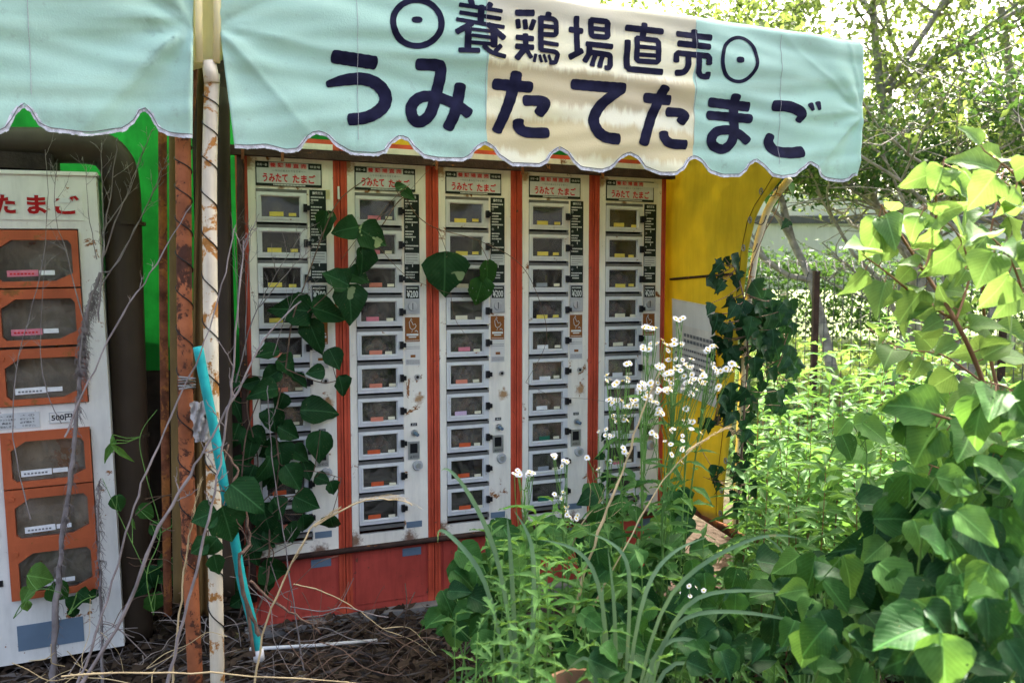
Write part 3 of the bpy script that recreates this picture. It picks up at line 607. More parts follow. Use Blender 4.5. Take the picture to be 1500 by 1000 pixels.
edgeL = [(-330, 197), (-290, 195), (-260, 165), (-240, 195), (-150, 199), (-70, 195), (-50, 165), (-35, 190), (0, 198), (13, 192), (25, 167), (35, 157), (47, 167), (57, 185), (73, 194), (127, 200), (180, 193), (197, 180), (203, 167), (211, 162), (218, 167), (233, 192), (253, 200), (283, 203)]
def vnoise(x, y): return math.sin(x * 1.7 + 2.1 * math.sin(y * 1.3)) * math.cos(y * 2.3 + 1.1 * math.sin(x * .9))
C1 = (-.085, 2.035); C2 = (2.24, 1.975); C3 = (-.17, 2.02)
def disp(s, z, which=0):
    """how far the cloth bulges towards the viewer"""
    d = .004 * vnoise(s * 3, z * 9) + .004 * vnoise(s * 7 + 3, z * 20)
    for (cx, cz, A, sgn) in ((C1[0], C1[1], .009, 1), (C2[0], C2[1], .009, -1)) if which == 0 else ((C3[0], C3[1], .009, -1), (C3[0], C3[1] + .02, .008, -1)):
        dx = (s - cx) * sgn; dz = z - cz; r = math.hypot(dx, dz) + 1e-4; th = math.atan2(dz, dx + .02)
        d += A * .8 * math.sin(th * 8 + .6 * math.sin(r * 6)) * math.exp(-r / .55) * min(1, r / .08)
        d += A * .9 * (1 - abs(math.sin(th * 4.5 + .5 * math.sin(r * 4)))) ** 5 * math.exp(-r / .5) * min(1, r / .06)
    d += .010 * math.exp(-((z - (2.005 + .02 * math.sin(s * 2.2))) / .022) ** 2) * (.4 + .6 * math.exp(-((s - 1.1) / .7) ** 2))
    d += .007 * math.exp(-((z - (2.10 - .015 * math.sin(s * 3))) / .04) ** 2)
    d += .006 * math.sin(s * 14 + 1) * max(0, 1 - (z - 1.7) / .16)
    return d
def build_awning(edge, top, L, Rr, mat, name, label, ztop, which):
    E_ = [FP(x, y, TA) for x, y in edge]; zf = polyline_fn(E_); s0, s1 = L, Rr
    r = empty(name, ROWM, label, 'awning', 'mint green shop awnings')
    ns = int((s1 - s0) / .0075); nz = 56; a = MB()
    def edgeshift(s, v):     # side hems run in a little towards the foot
        return s
    for j in range(nz + 1):
        v = j / nz
        for i in range(ns + 1):
            s = s0 + (s1 - s0) * i / ns; zb = zf(s); z = ztop + (zb - ztop) * v
            if which == 0:
                k = max(0, 1 - (s - s0) / .12); s2 = s + k * (.0 if v < .35 else (v - .35) * .055)
                k2 = max(0, 1 - (s1 - s) / .2); s2 += k2 * (.018 * math.sin(math.pi * v) - .012 * v)
            else: k = max(0, 1 - (s1 - s) / .1); s2 = s - k * .018 * v
            y = -(TA + disp(s2, z, which))
            if v < .05: y += .03 * (1 - v / .05) ** 2
            a.v.append((s2, y, z))
    k = ns + 1; a.f = [(j * k + i, (j + 1) * k + i, (j + 1) * k + i + 1, j * k + i + 1) for j in range(nz) for i in range(ns)]; a.mi = [0] * len(a.f)
    last = a.v[nz * k:]
    fr = a.build('valance', mat, r, smooth=True); md = fr.modifiers.new('thickness', 'SOLIDIFY'); md.thickness = .0015; md.offset = 0
    # roof going back and a little up
    a = MB(); m1 = 60; m2 = 14
    for j in range(m2 + 1):
        for i in range(m1 + 1):
            s = s0 + (s1 - s0) * i / m1; v = j / m2
            a.v.append((s, -(TA - .03) + v * (TA + .42), ztop + .002 + v * .22 - .03 * math.sin(math.pi * v) * (.6 + .4 * math.sin(i * .5)) + .0))
    a.f = [(j * (m1 + 1) + i, j * (m1 + 1) + i + 1, (j + 1) * (m1 + 1) + i + 1, (j + 1) * (m1 + 1) + i) for j in range(m2) for i in range(m1)]; a.mi = [0] * len(a.f)
    a.build('roof_sheet', mat, r, smooth=True)
    # hem: a worn ribbon along the scallops
    h = MB(); rr = random.Random(5)
    for q in range(len(last) - 1):
        p, p2 = Vector(last[q]), Vector(last[q + 1]); 
        for (a_, b_, off) in ((0, .0115, -.0022),):
            d1 = (p2 - p).normalized(); nn = Vector((-d1.z, 0, d1.x)); 
            if nn.z < 0: nn = -nn
            j1 = rr.uniform(-.0018, .0010)
            h.quad(p + nn * j1 + Vector((0, off, 0)), p2 + nn * j1 + Vector((0, off, 0)), p2 + nn * b_ + Vector((0, off * .8, 0)), p + nn * b_ + Vector((0, off * .8, 0)))
    h.build('hem', M['hem'], r)
    h = MB(); h.tube([(p[0], p[1] - .0035, p[2] + .0105) for p in last[::2]], .0011, 4); h.build('seam_stitch', M['inkgrey'], r)
    for s_ in ((FP(712, 150, .8)[0], FP(1017, 150, .8)[0], .30, 1.86) if which == 0 else (-.55,)):
        MB().tube([(s_, -(TA + disp(s_, ztop - .03 - q * .012, which)) - .0022, ztop - .03 - q * .012) for q in range(int((ztop - .04 - zf(s_) - .02) / .012))], .0008, 4).build('seam', M['grey'], r)
    MB().tube([(s0 + .004, -TA + .028, ztop - .02), (s1 - .004, -TA + .028, ztop - .02)], .016, 10).build('frame_pipe', M['rustwhite'], r, smooth=True)
    return r
AW = build_awning(edgeR, None, -.088, 2.246, M['awn'], 'awning', 'mint and cream awning with hand painted egg shop lettering and scalloped hem', 2.262, 0)
sL, sR2 = FP(-330, 100, TA)[0], FP(288, 60, TA)[0]
AWL = build_awning(edgeL, None, sL, sR2, M['awn2'], 'awning', 'plain mint awning without lettering at the left edge', 2.262, 1)
# painted characters
circ = lambda cx, cy, rx, ry: [(cx + rx * math.cos(a * math.pi / 10), cy + ry * math.sin(a * math.pi / 10)) for a in range(21)]
CH = {
 'c1': [(circ(611, 33.5, 35.7, 34), 9.3), ([(611, 28.5), (611, 29.8)], 16)],
 'yo': [([(688.8, -3), (691.6, 9)], 9), ([(718.7, 5.8), (714, 13)], 8.5), ([(673.8, 7), (734.8, 16.7)], 6), ([(675, 17.8), (733, 27.6)], 6), ([(669.8, 28.2), (738.2, 39.7)], 6.5), ([(704.9, 10), (704.9, 33.4)], 9.5), ([(691, 34.5), (668.6, 47.7)], 9), ([(716, 36), (737, 56.4)], 9), ([(684.7, 44), (684.7, 73.6)], 10), ([(690, 43.5), (718.7, 46.6)], 5.5), ([(691, 53), (717.5, 56.2)], 5.5), ([(690, 63), (724.4, 66)], 5.5), ([(722.7, 43.7), (722.7, 67.9)], 10.5), ([(672.5, 74.2), (700.3, 75)], 8), ([(708, 68), (719.8, 78.2), (738.2, 84)], 7), ([(732.5, 67.9), (725, 75.9)], 7)],
 'kei': [([(757, 19), (781.4, 19)], 10), ([(758.3, 30), (760, 40)], 7.5), ([(768.7, 30.5), (770.4, 41.4)], 7.5), ([(782, 30.5), (778, 42.5)], 7.5), ([(769.8, 51), (769.8, 71.3)], 8.5), ([(757, 55.2), (780.2, 57)], 8.5), ([(756, 68.4), (780.2, 69.8)], 8.5), ([(767, 73.6), (756.5, 86)], 9), ([(771, 73.6), (777.3, 84.5)], 6.5), ([(804.3, 19.6), (803.2, 25.3)], 9), ([(792.3, 26), (811, 27.2), (815.3, 31), (815, 51.5), (792.3, 50.2)], 7.5, 1), ([(792.3, 25.5), (792.3, 72.5)], 8.5), ([(792.3, 38.3), (814, 40)], 6.5), ([(793.4, 62), (817, 65.6)], 6.5), ([(792.3, 73.6), (813, 76.3), (817, 80), (814, 92), (806, 92)], 7, 1), ([(784.2, 80.5), (782, 90.5)], 5), ([(790, 81.7), (792.9, 91)], 4.6), ([(796.3, 81), (799.8, 91)], 4.4), ([(803.5, 81.7), (807, 91)], 4.4)],
 'jo': [([(845.6, 25), (845.6, 76)], 8.5), ([(836, 43), (853, 45.2)], 9), ([(835.5, 83.5), (852, 74.8)], 9), ([(866.5, 29), (890.7, 32), (890.2, 55.3), (866.7, 52.7), (866.5, 29)], 8.3, 1), ([(866.9, 41), (890, 43.8)], 7), ([(860, 64.5), (895.5, 69)], 8.3), ([(863.2, 68.7), (862.5, 79.3), (857.8, 89)], 8.6), ([(862.7, 76.5), (892.5, 80.6), (894.8, 84), (894.4, 95.3), (891, 100), (887, 99.8)], 8, 1), ([(872.3, 81.5), (867.8, 96)], 7.3), ([(883, 83.6), (878.5, 98)], 7.3)],
 'cho': [([(918, 41), (970, 46.3)], 9.3), ([(944.3, 35.5), (942, 52.7)], 9.3), ([(932.8, 56.2), (964.8, 59.6), (964, 91.7), (932.8, 89.3), (932.8, 56.2)], 8, 1), ([(933, 68.7), (964, 71.3)], 6.2), ([(933, 79.9), (964, 82.3)], 6.2), ([(918.7, 61), (918.1, 101.3), (969, 105.8)], 9.2, 1)],
 'bai': [([(1018.2, 45), (1018.2, 68)], 9.3), ([(993, 49.7), (1042, 55)], 9.2), ([(994.5, 64), (1038.5, 69)], 9.2), ([(990, 90), (990.5, 77.8), (1038.5, 82.8), (1038.5, 93.5)], 8.8, 1), ([(1007.7, 82), (1007.5, 97), (1002, 105.5), (991, 107)], 9), ([(1023.8, 82), (1024.2, 106), (1028.5, 111.5), (1038.5, 112.5), (1038.3, 107)], 8.3, 1)],
 'c2': [(circ(1083, 87, 25.4, 32.3), 5.4), ([(1083, 86.8), (1083, 90)], 11)],
 'u': [([(490, 83), (548.5, 91.8)], 19), ([(480.8, 122.6), (506.8, 116.3), (532.8, 114.8), (553.6, 122.4), (565.4, 138), (564.2, 152), (553.6, 163.5), (536.3, 171.8), (513.7, 174.8)], (10, 17, 19, 19, 19, 19, 19, 18, 18))],
 'mi': [([(613.5, 94), (640, 95.2), (647, 101), (643.7, 124), (635.5, 155), (627, 171.6), (614.2, 178.3), (605, 171), (603.5, 157), (611, 145.5), (624.6, 140), (643.7, 141.8), (668, 151.9), (687, 165.6)], 17), ([(675.8, 124.5), (672.3, 146.7), (666, 167.5), (657.6, 186)], 17)],
 'ta': [([(727, 122.3), (777.5, 127.3)], 16.5), ([(757.6, 108), (753.3, 128.4), (742.7, 160.4), (730.3, 190)], (17, 17, 16, 15.5)), ([(770.4, 147), (793, 148), (798.5, 152.5), (790.7, 165.2)], 16.5), ([(760.8, 177.5), (762.3, 186), (772.5, 193), (801.5, 194.3)], 16.3)],
 'te': [([(841, 123.3), (913.5, 129.5)], 16), ([(912, 131), (898, 139.5), (881.3, 154), (871, 173), (875.4, 190.3), (887.7, 200.5), (905.5, 203.6)], (13, 15, 16, 16, 16, 16.5, 17))],
 'ta2': [([(946.4, 143.3), (980.5, 146.7)], 15), ([(972.5, 130), (966, 145), (953.9, 175.3), (943.4, 209.7)], 14.6), ([(979.5, 163.8), (997.5, 165), (1004, 169.5), (998.9, 178)], 14), ([(973, 195), (974.5, 203), (983.7, 210), (1005, 211.6)], 14)],
 'ma': [([(1042, 149.7), (1097, 156.2)], 14.4), ([(1040, 168.5), (1100, 173.7)], 13.6), ([(1078.5, 141), (1075.9, 163.3), (1077.2, 189.3), (1072, 209.5), (1060.3, 218.2), (1046.9, 213), (1043.4, 203), (1051.6, 192.3), (1070.7, 190.4), (1084.5, 196.3), (1096.2, 206)], 14)],
 'go': [([(1135.5, 154.8), (1157.3, 156.5), (1174.5, 166), (1171, 176.5)], (16, 16.5, 15, 10)), ([(1131.3, 198.3), (1128.5, 208.4), (1138, 220.4), (1159, 223.6), (1176, 222)], (12.5, 15, 16, 17, 17.5)), ([(1187, 153.3), (1190.7, 161)], (9, 5.5)), ([(1198.3, 150.7), (1200.6, 160.2)], (8.5, 5))],
}
def on_awn(s, z, off): return (s, -(TA + disp(s, z, 0) + off), z)
for key, strokes in CH.items():
    mb = MB()
    for si, st in enumerate(strokes):
        pts, wd = st[0], st[1]; hard = len(st) > 2
        if hard:      # keep corners, just round them a little
            P = []
            for q in range(len(pts)):
                if 0 < q < len(pts) - 1:
                    a, b, c = Vector(pts[q - 1]), Vector(pts[q]), Vector(pts[q + 1]); P += [b.lerp(a, min(.4, 3 / (b - a).length)), b.lerp(a, .05).lerp(c, .05), b.lerp(c, min(.4, 3 / (c - b).length))]
                else: P.append(Vector(pts[q]))
            ws = [wd] * len(P)
            Q = []; Wq = []
            for q in range(len(P) - 1):
                L_ = (P[q + 1] - P[q]).length; m_ = max(1, int(L_ / 3.0))
                for e in range(m_): Q.append(P[q].lerp(P[q + 1], e / m_)); Wq.append(wd)
            Q.append(P[-1]); Wq.append(wd)
        else:
            n_ = max(3, int(sum((Vector(b) - Vector(a)).length for a, b in zip(pts, pts[1:])) / max(1, len(pts) - 1) / 2.2))
            Q = catmull(pts, n_)
            if isinstance(wd, tuple):
                Wq = [];
                for e in range(len(Q)):
                    f_ = e / (len(Q) - 1) * (len(wd) - 1); i_ = min(int(f_), len(wd) - 2); Wq.append(wd[i_] + (wd[i_ + 1] - wd[i_]) * (f_ - i_))
            else: Wq = [wd] * len(Q)
        # round caps
        def capw(Q, Wq):
            d0 = (Q[0] - Q[1]).normalized(); d1 = (Q[-1] - Q[-2]).normalized(); r0 = Wq[0] / 2; r1 = Wq[-1] / 2
            hd = [(Q[0] + d0 * r0 * f, 2 * r0 * math.sqrt(max(0, 1 - f ** 2.6)) ) for f in (.99, .92, .75, .45)]; tl = [(Q[-1] + d1 * r1 * f, 2 * r1 * math.sqrt(max(0, 1 - f ** 2.6))) for f in (.45, .75, .92, .99)]
            k_ = .55; hd = [(Q[0] + (p - Q[0]) * k_, w) for p, w in hd]; tl = [(Q[-1] + (p - Q[-1]) * k_, w) for p, w in tl]
            return [h[0] for h in hd] + Q + [h[0] for h in tl], [h[1] for h in hd] + Wq + [h[1] for h in tl]
        closed = key[0] == 'c' and key[1:] in ('1', '2') and si == 0
        if not closed: Q, Wq = capw(Q, Wq)
        off = .0022 + .00012 * si; n0 = len(mb.v); K = 5
        for e, (p, w) in enumerate(zip(Q, Wq)):
            d = (Q[min(e + 1, len(Q) - 1)] - Q[max(e - 1, 0)]); d = d.normalized() if d.length > 0 else Vector((1, 0)); nn = Vector((-d.y, d.x))
            if closed and e in (0, len(Q) - 1): nn = Vector((1, 0)) * (1 if nn.x > 0 else -1)
            wj = w / 2 * (1 + .025 * math.sin(e * 1.3 + si))
            for c_ in range(K):
                f_ = (c_ / (K - 1) * 2 - 1); q = p + nn * wj * f_; s, z = FP(q.x, q.y, TA + .008); mb.v.append(on_awn(s, z, off))
        for e in range(len(Q) - 1):
            for c_ in range(K - 1):
                a = n0 + e * K + c_; mb.f.append((a, a + 1, a + K + 1, a + K)); mb.mi.append(0)
    mb.build('painted_character' if key not in ('c1', 'c2') else 'painted_egg_mark', M['letter'], AW, smooth=True)

# fabric strip and cloth hanging in the gap between the awnings
def sheet_px(name, pts_l, pts_r, t, mat, parent=None, wob=.01, n=24, lab=None, cat=None):
    L_ = catmull([Vector((x, y, 0)) for x, y in pts_l], n); R_ = catmull([Vector((x, y, 0)) for x, y in pts_r], n); mb = MB(); K = 7
    for i, (a, b) in enumerate(zip(L_, R_)):
        for c_ in range(K):
            q = a.lerp(b, c_ / (K - 1)); s, z = FP(q.x, q.y, t); mb.v.append((s, -t - wob * math.sin(c_ * 1.9 + i * .06) , z))
    m_ = min(len(L_), len(R_)); mb.f = [(i * K + c_, i * K + c_ + 1, (i + 1) * K + c_ + 1, (i + 1) * K + c_) for i in range(m_ - 1) for c_ in range(K - 1)]; mb.mi = [0] * len(mb.f)
    o = mb.build(name, mat, parent, None if parent else ROWM, True); md = o.modifiers.new('thickness', 'SOLIDIFY'); md.thickness = .003
    if lab: tag(o, lab, cat)
    return o
sheet_px('fabric_strip', [(276, -30), (280, 105)], [(333, -30), (326, 88)], .765, M['cream'], None, .006, 10, 'sunlit cream fabric strip in the gap between the two awnings', 'fabric')
sheet_px('canvas_flap', [(290, 60), (288, 210), (283, 420), (281, 700), (283, 900)], [(319, 60), (308, 210), (303, 420), (303, 700), (306, 900)], .66, M['khaki'], None, .010, 12, 'hanging khaki canvas flap between the orange and the white pole', 'canvas')
gc = MB()  # added strip over the roof gap, stops a sun streak on the left awning
for i in range(9): gc.quad((sR2 - .02, -.74 + i * .13, 2.290 + i * .025), (-.06, -.74 + i * .13, 2.290 + i * .025), (-.06, -.61 + i * .13, 2.315 + i * .025), (sR2 - .02, -.61 + i * .13, 2.315 + i * .025))
tag(gc.build('sun_block_strip', M['khaki'], None, ROWM), 'added khaki strip blocking sun at the roof gap between the two awnings', 'canvas')
bx = MB().box(-.86, -.625, -.0, .2, 1.72, 1.775); tag(bx.build('brown_box', M['brown_shade'], None, ROWM), 'flat dark brown box lying on top of the white machine', 'box')
for x_, aw_, sg_ in ((291, AWL, 1), (318, AW, -1)):
    MB().tube([ROWM.inverted() @ FW(x_ + q_ * sg_, y_, .80) for q_, y_ in ((0, -40), (0, 30), (1, 92))], .0105, 8).build('hem_sleeve', M['cream'], aw_, smooth=True)
# poles
def pole(name, pts, t, r, mat, lab, grp=None):
    e = empty(name, FW(*pts[-1], t), lab, 'pole', grp); b = e.matrix_basis.translation
    P = [FW(x, y, t) - b for x, y in pts]; MB().tube(catmull(P, 8), r, 12).build('tube', mat, e, smooth=True); return e, P
po, P1 = pole('awning_pole', [(268, 195), (270, 400), (274, 700), (287, 1010)], .72, .0215, M['rustorange'], 'rusty orange pole wound with wire, left of the white pole', 'poles that carry the awnings')
pw, P2 = pole('awning_pole', [(311, 108), (307, 260), (309, 500), (314, 760), (319, 1010)], .78, .0205, M['rustwhite'], 'rust streaked white pole wound with dark wire between the awnings', 'poles that carry the awnings')
def spiral(P, r, turns, mat, par, ph=0, z0=0., z1=1.):
    Q = catmull(P, 30); out = []
    N_ = int(turns * 16)
    for i in range(N_):
        f_ = (z0 + (z1 - z0) * i / N_) * (len(Q) - 1); p = Q[int(f_)].lerp(Q[min(int(f_) + 1, len(Q) - 1)], f_ % 1); a = ph + 2 * math.pi * turns * i / N_
        out.append(p + Vector((math.cos(a) * r, math.sin(a) * r, 0)))
    MB().tube(out, .0018, 5).build('wire', mat, par, smooth=True)
spiral(P1, .0235, 11, M['wire'], po, 0, .05, .8); spiral(P2, .0225, 13, M['wire'], pw, 1, .05, .9)
cp = MB().tube([FW(311, 122, .79) - pw.matrix_basis.translation, FW(306, 90, .79) - pw.matrix_basis.translation], [.0215, .019], 12).build('pipe_sleeve', M['rustwhite'], pw, smooth=True)
MB().tube([P1[0] + Vector((.015, 0, -.01)), FW(283, 95, .74) - po.matrix_basis.translation], .014, 10).build('rusty_stub', M['rust'], po, smooth=True)
# thick ducts and struts in the dark gap behind
def strut(name, pts, t, r, mat, lab, cat): e = empty(name, FW(*pts[-1], t), lab, cat); MB().tube(catmull([FW(x, y, t) - e.matrix_basis.translation for x, y in pts], 8), r, 16).build('tube', mat, e, smooth=True); return e
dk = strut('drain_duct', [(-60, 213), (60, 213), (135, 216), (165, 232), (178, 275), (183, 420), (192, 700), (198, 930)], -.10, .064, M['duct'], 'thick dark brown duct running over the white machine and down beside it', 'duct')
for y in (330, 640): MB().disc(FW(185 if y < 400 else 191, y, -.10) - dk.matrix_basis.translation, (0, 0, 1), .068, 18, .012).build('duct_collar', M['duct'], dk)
strut('thin_strut', [(238, 175), (240, 500), (246, 900)], .20, .014, M['rust'], 'thin rusty strut in the gap left of the orange pole', 'strut')
strut('canvas_roll', [(256, 175), (257, 500), (262, 880)], .30, .018, M['khaki'], 'narrow roll of khaki canvas beside the rusty strut', 'canvas')
strut('grey_post', [(326, 130), (328, 500), (334, 870)], .30, .024, M['duct'], 'dark grey post just right of the white pole', 'post')
strut('grey_post', [(352, 215), (356, 500), (372, 880)], .02, .014, M['darkbar'], 'dark slim post against the side of the leftmost red machine', 'post')
# striped tarpaulin wall behind
tw = empty('back_tarpaulin', ROWM, 'striped green and yellow tarpaulin hanging behind the machines', 'tarpaulin')
bands = [(-3.2, -1.6, 'ytarp'), (-1.6, FP(284, 300, -.41)[0], 'gtarp'), (FP(284, 300, -.41)[0], FP(339, 300, -.41)[0], 'brown_shade'), (FP(339, 300, -.41)[0], .42, 'gtarp'), (.42, 1.12, 'ytarp'), (1.12, 1.47, 'gtarp'), (1.47, 2.0, 'ytarp')]  # the dark band between the greens is painted shade behind the poles
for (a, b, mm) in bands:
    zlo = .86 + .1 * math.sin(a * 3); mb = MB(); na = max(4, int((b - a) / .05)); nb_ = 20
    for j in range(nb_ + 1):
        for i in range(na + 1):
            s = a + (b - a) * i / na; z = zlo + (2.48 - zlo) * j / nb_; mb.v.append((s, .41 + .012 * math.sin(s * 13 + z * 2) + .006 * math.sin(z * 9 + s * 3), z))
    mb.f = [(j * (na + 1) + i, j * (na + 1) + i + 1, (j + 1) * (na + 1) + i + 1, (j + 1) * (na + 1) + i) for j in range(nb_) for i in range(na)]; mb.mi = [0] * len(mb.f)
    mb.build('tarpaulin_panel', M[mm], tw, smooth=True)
bw = empty('gap_shade_wall', ROWM, 'added dark wall standing in for shade in the low gap behind the poles', 'wall')  # added dark wall: its colour stands in for deep shade low in the gap
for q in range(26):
    MB().box(-1.9 + q * .15, -1.756 + q * .15, .44 + (q % 2) * .006, .465, -.1, 1.15).build('board', M['brown_shade'], bw)
# a torn panel above the machines comes forward into view through the scallops
for (x0, x1, y0, y1, mm) in ((430, 508, 190, 222, 'gtarp'), (560, 735, 196, 232, 'ytarp'), (790, 850, 205, 240, 'gtarp'), (890, 985, 210, 246, 'ytarp')):
    s0, z0 = FP(x0, y1, -.03); s1, z1 = FP(x1, y0, -.03); mb = MB(); mb.box(s0, s1, .03, .034, 1.888, z1 + .28); mb.build('tarpaulin_flap', M[mm], tw)
# yellow side wall
SW = 1.935
edge = [(1150, 262), (1127, 285), (1108, 325), (1095, 370), (1086, 420), (1079, 500), (1071, 600), (1066, 690), (1062, 765)]
ez = sorted([(SP(x, y, SW)[1], SP(x, y, SW)[0]) for x, y in edge]); tf = polyline_fn(ez)
ye = empty('side_tarpaulin', ROWM, 'yellow tarpaulin side wall hung with a poster, right of the red machines', 'tarpaulin')
mb = MB(); na, nb_ = 24, 50; zb, zt = ez[0][0], 2.24
for j in range(nb_ + 1):
    z = zb + (zt - zb) * j / nb_
    tz = tf(z) if z < ez[-1][0] else ez[-1][1]
    for i in range(na + 1):
        v = i / na; t = -.40 + (tz + .40) * v; mb.v.append((SW + .010 * math.sin(t * 9 + z * 3) + .006 * math.sin(z * 11), -t, z - .06 * (1 - v) * (1 - j / nb_)))
mb.f = [(j * (na + 1) + i, j * (na + 1) + i + 1, (j + 1) * (na + 1) + i + 1, (j + 1) * (na + 1) + i) for j in range(nb_) for i in range(na)]; mb.mi = [0] * len(mb.f)
o = mb.build('sheet', M['ytarp'], ye, smooth=True); md = o.modifiers.new('thickness', 'SOLIDIFY'); md.thickness = .0015
# dark seam lines near its edge, strap
def swp(t, z, off): return (SW + .010 * math.sin(t * 9 + z * 3) + .006 * math.sin(z * 11) - off, -t, z)
MB().tube([swp(tf(z) - .045, z, .003) for z in [zb + .02 + i * .06 for i in range(28)] if z < 2.0], .0012, 4).build('seam', M['wire'], ye)
MB().tube([swp(-.02 + i * .05, FP(975, 409)[1] - .0 + i * .0022, .006) for i in range(int(.52 / .05))], .006, 6).build('strap', M['darkbar'], ye)
ey = [(1122, 280), (1105, 322), (1092, 363), (1082, 452), (1072, 587), (1068, 675), (1064, 718), (1062, 752)]
polep = [(1156, 262), (1128, 300), (1112, 345), (1102, 400), (1092, 480), (1086, 580), (1081, 680), (1077, 780), (1073, 880)]
PP = [(lambda tz: RW(SW + .06, tz[0], tz[1]))(SP(x, y, SW + .06)) for x, y in polep]
rp = empty('awning_pole', PP[-1], 'rusty white bent pole at the right end, bearing the yellow tarpaulin', 'pole', 'poles that carry the awnings')
PPl = [p - PP[-1] for p in PP]; MB().tube(catmull(PPl, 8), .0145, 12).build('tube', M['rustwhite'], rp, smooth=True)
for q, (x, y) in enumerate(ey):
    t, z = SP(x, y, SW); c = swp(t - .012, z, .003); ring = [Vector(c) + Vector((0, .009 * math.cos(a * math.pi / 6), .012 * math.sin(a * math.pi / 6))) for a in range(13)]
    MB().tube(ring, .0028, 5).build('eyelet', M['wirel'], ye)
    tp, zp = SP(x + 22 if y < 500 else x + 16, y - 6, SW + .06)
    MB().tube(catmull([Vector(c), Vector((SW + .02, -t - .02, z - .02)), Vector((SW + .045, -tp, zp))], 6), .0022, 5).build('cord', M['wire'], ye)
MB().tube([Vector(swp(-.1, .32, 0)) , Vector((SW + .03, -.50, .24))], .020, 10).build('lower_pipe', M['rust'], ye, smooth=True)
# poster
pc = [SP(988, 437, SW - .012), SP(1050, 449, SW - .012), SP(1053, 597, SW - .012), SP(990, 571, SW - .012)]
ps = MB(); ps.quad(*[(SW - .026, -t, z) for t, z in (pc[3], pc[2], pc[1], pc[0])])
M['poster'] = paint('weathered grey poster', (.62, .57, .50), .7, var=.12, scale=6, grime=.3)
po_ = ps.build('poster', M['poster'], ye); md = po_.modifiers.new('thickness', 'SOLIDIFY'); md.thickness = .002
def pq(u, v):
    a = [pc[0][i] + (pc[1][i] - pc[0][i]) * u for i in (0, 1)]; b = [pc[3][i] + (pc[2][i] - pc[3][i]) * u for i in (0, 1)]; return a[0] + (b[0] - a[0]) * v, a[1] + (b[1] - a[1]) * v
def pbox(mb, u0, u1, v0, v1, off): 
    mb.quad(*[(SW - .026 - off, -pq(u, v)[0], pq(u, v)[1]) for u, v in ((u0, v1), (u1, v1), (u1, v0), (u0, v0))])
mb = MB(); pbox(mb, .02, .98, .02, .26, .003); mb.build('poster_header', M['paper'], po_)
mb = MB(); rr = random.Random(11)
for v in (.34, .40, .50, .56, .62, .68, .74, .80, .86):
    u = .30 if v < .45 else .08
    while u < .92: w_ = rr.uniform(.02, .05) if v > .45 else .06; pbox(mb, u, u + w_, v, v + (.022 if v > .45 else .034), .004); u += w_ + .015
mb.build('lettering', M['inkgrey'], po_)

# turquoise pipe, rag, rods
tb = empty('turquoise_pipe', FW(378, 955, .74), 'turquoise plastic pipe leaning against the white pole, vine around it', 'pipe'); b0 = tb.matrix_basis.translation
tp_ = [(290, 508), (300, 560), (314, 630), (328, 710), (342, 780), (354, 850), (368, 905), (378, 952)]
MB().tube(catmull([FW(x, y, .86 - i * .005) - b0 for i, (x, y) in enumerate(tp_)], 5), .0135, 14).build('tube', M['turq'], tb, smooth=True)
MB().tube([FW(377.5, 950, .826) - b0, FW(380, 966, .826) - b0], .0160, 14).build('end_cap', M['cap'], tb, smooth=True)
rod = MB().tube([at(366, 950, 2.66), at(470, 944, 2.80), at(552, 937, 2.93)], .0065, 8).build('white_rod', M['cap'], None, smooth=True); tag(rod, 'thin white plastic rod lying on the leaf litter', 'rod')
rag = MB(); rr = random.Random(2); K = 9
for i in range(15):
    for j in range(K): x = 277 + j * 3.0 + rr.uniform(-2, 2) + i * .6; y = 588 + i * 4.2; s, z = FP(x, y, .80); rag.v.append((s, -.80 - .014 * math.sin(j * 1.7 + i * .9), z + rr.uniform(-.003, .003)))
rag.f = [(i * K + j, i * K + j + 1, (i + 1) * K + j + 1, (i + 1) * K + j) for i in range(14) for j in range(K - 1)]; rag.mi = [0] * len(rag.f)
o = rag.build('rag', M['cloth'], None, ROWM, True); tag(o, 'dirty white rag tied around the orange pole', 'rag')
o = MB().tube([FW(262 + (i % 2) * 24, 552 + i * 2.2, .755 + .02 * math.sin(i)) for i in range(9)], .003, 5).build('wire_tie', M['wirel'], None, smooth=True); tag(o, 'loops of galvanised wire tied around the orange pole', 'wire')

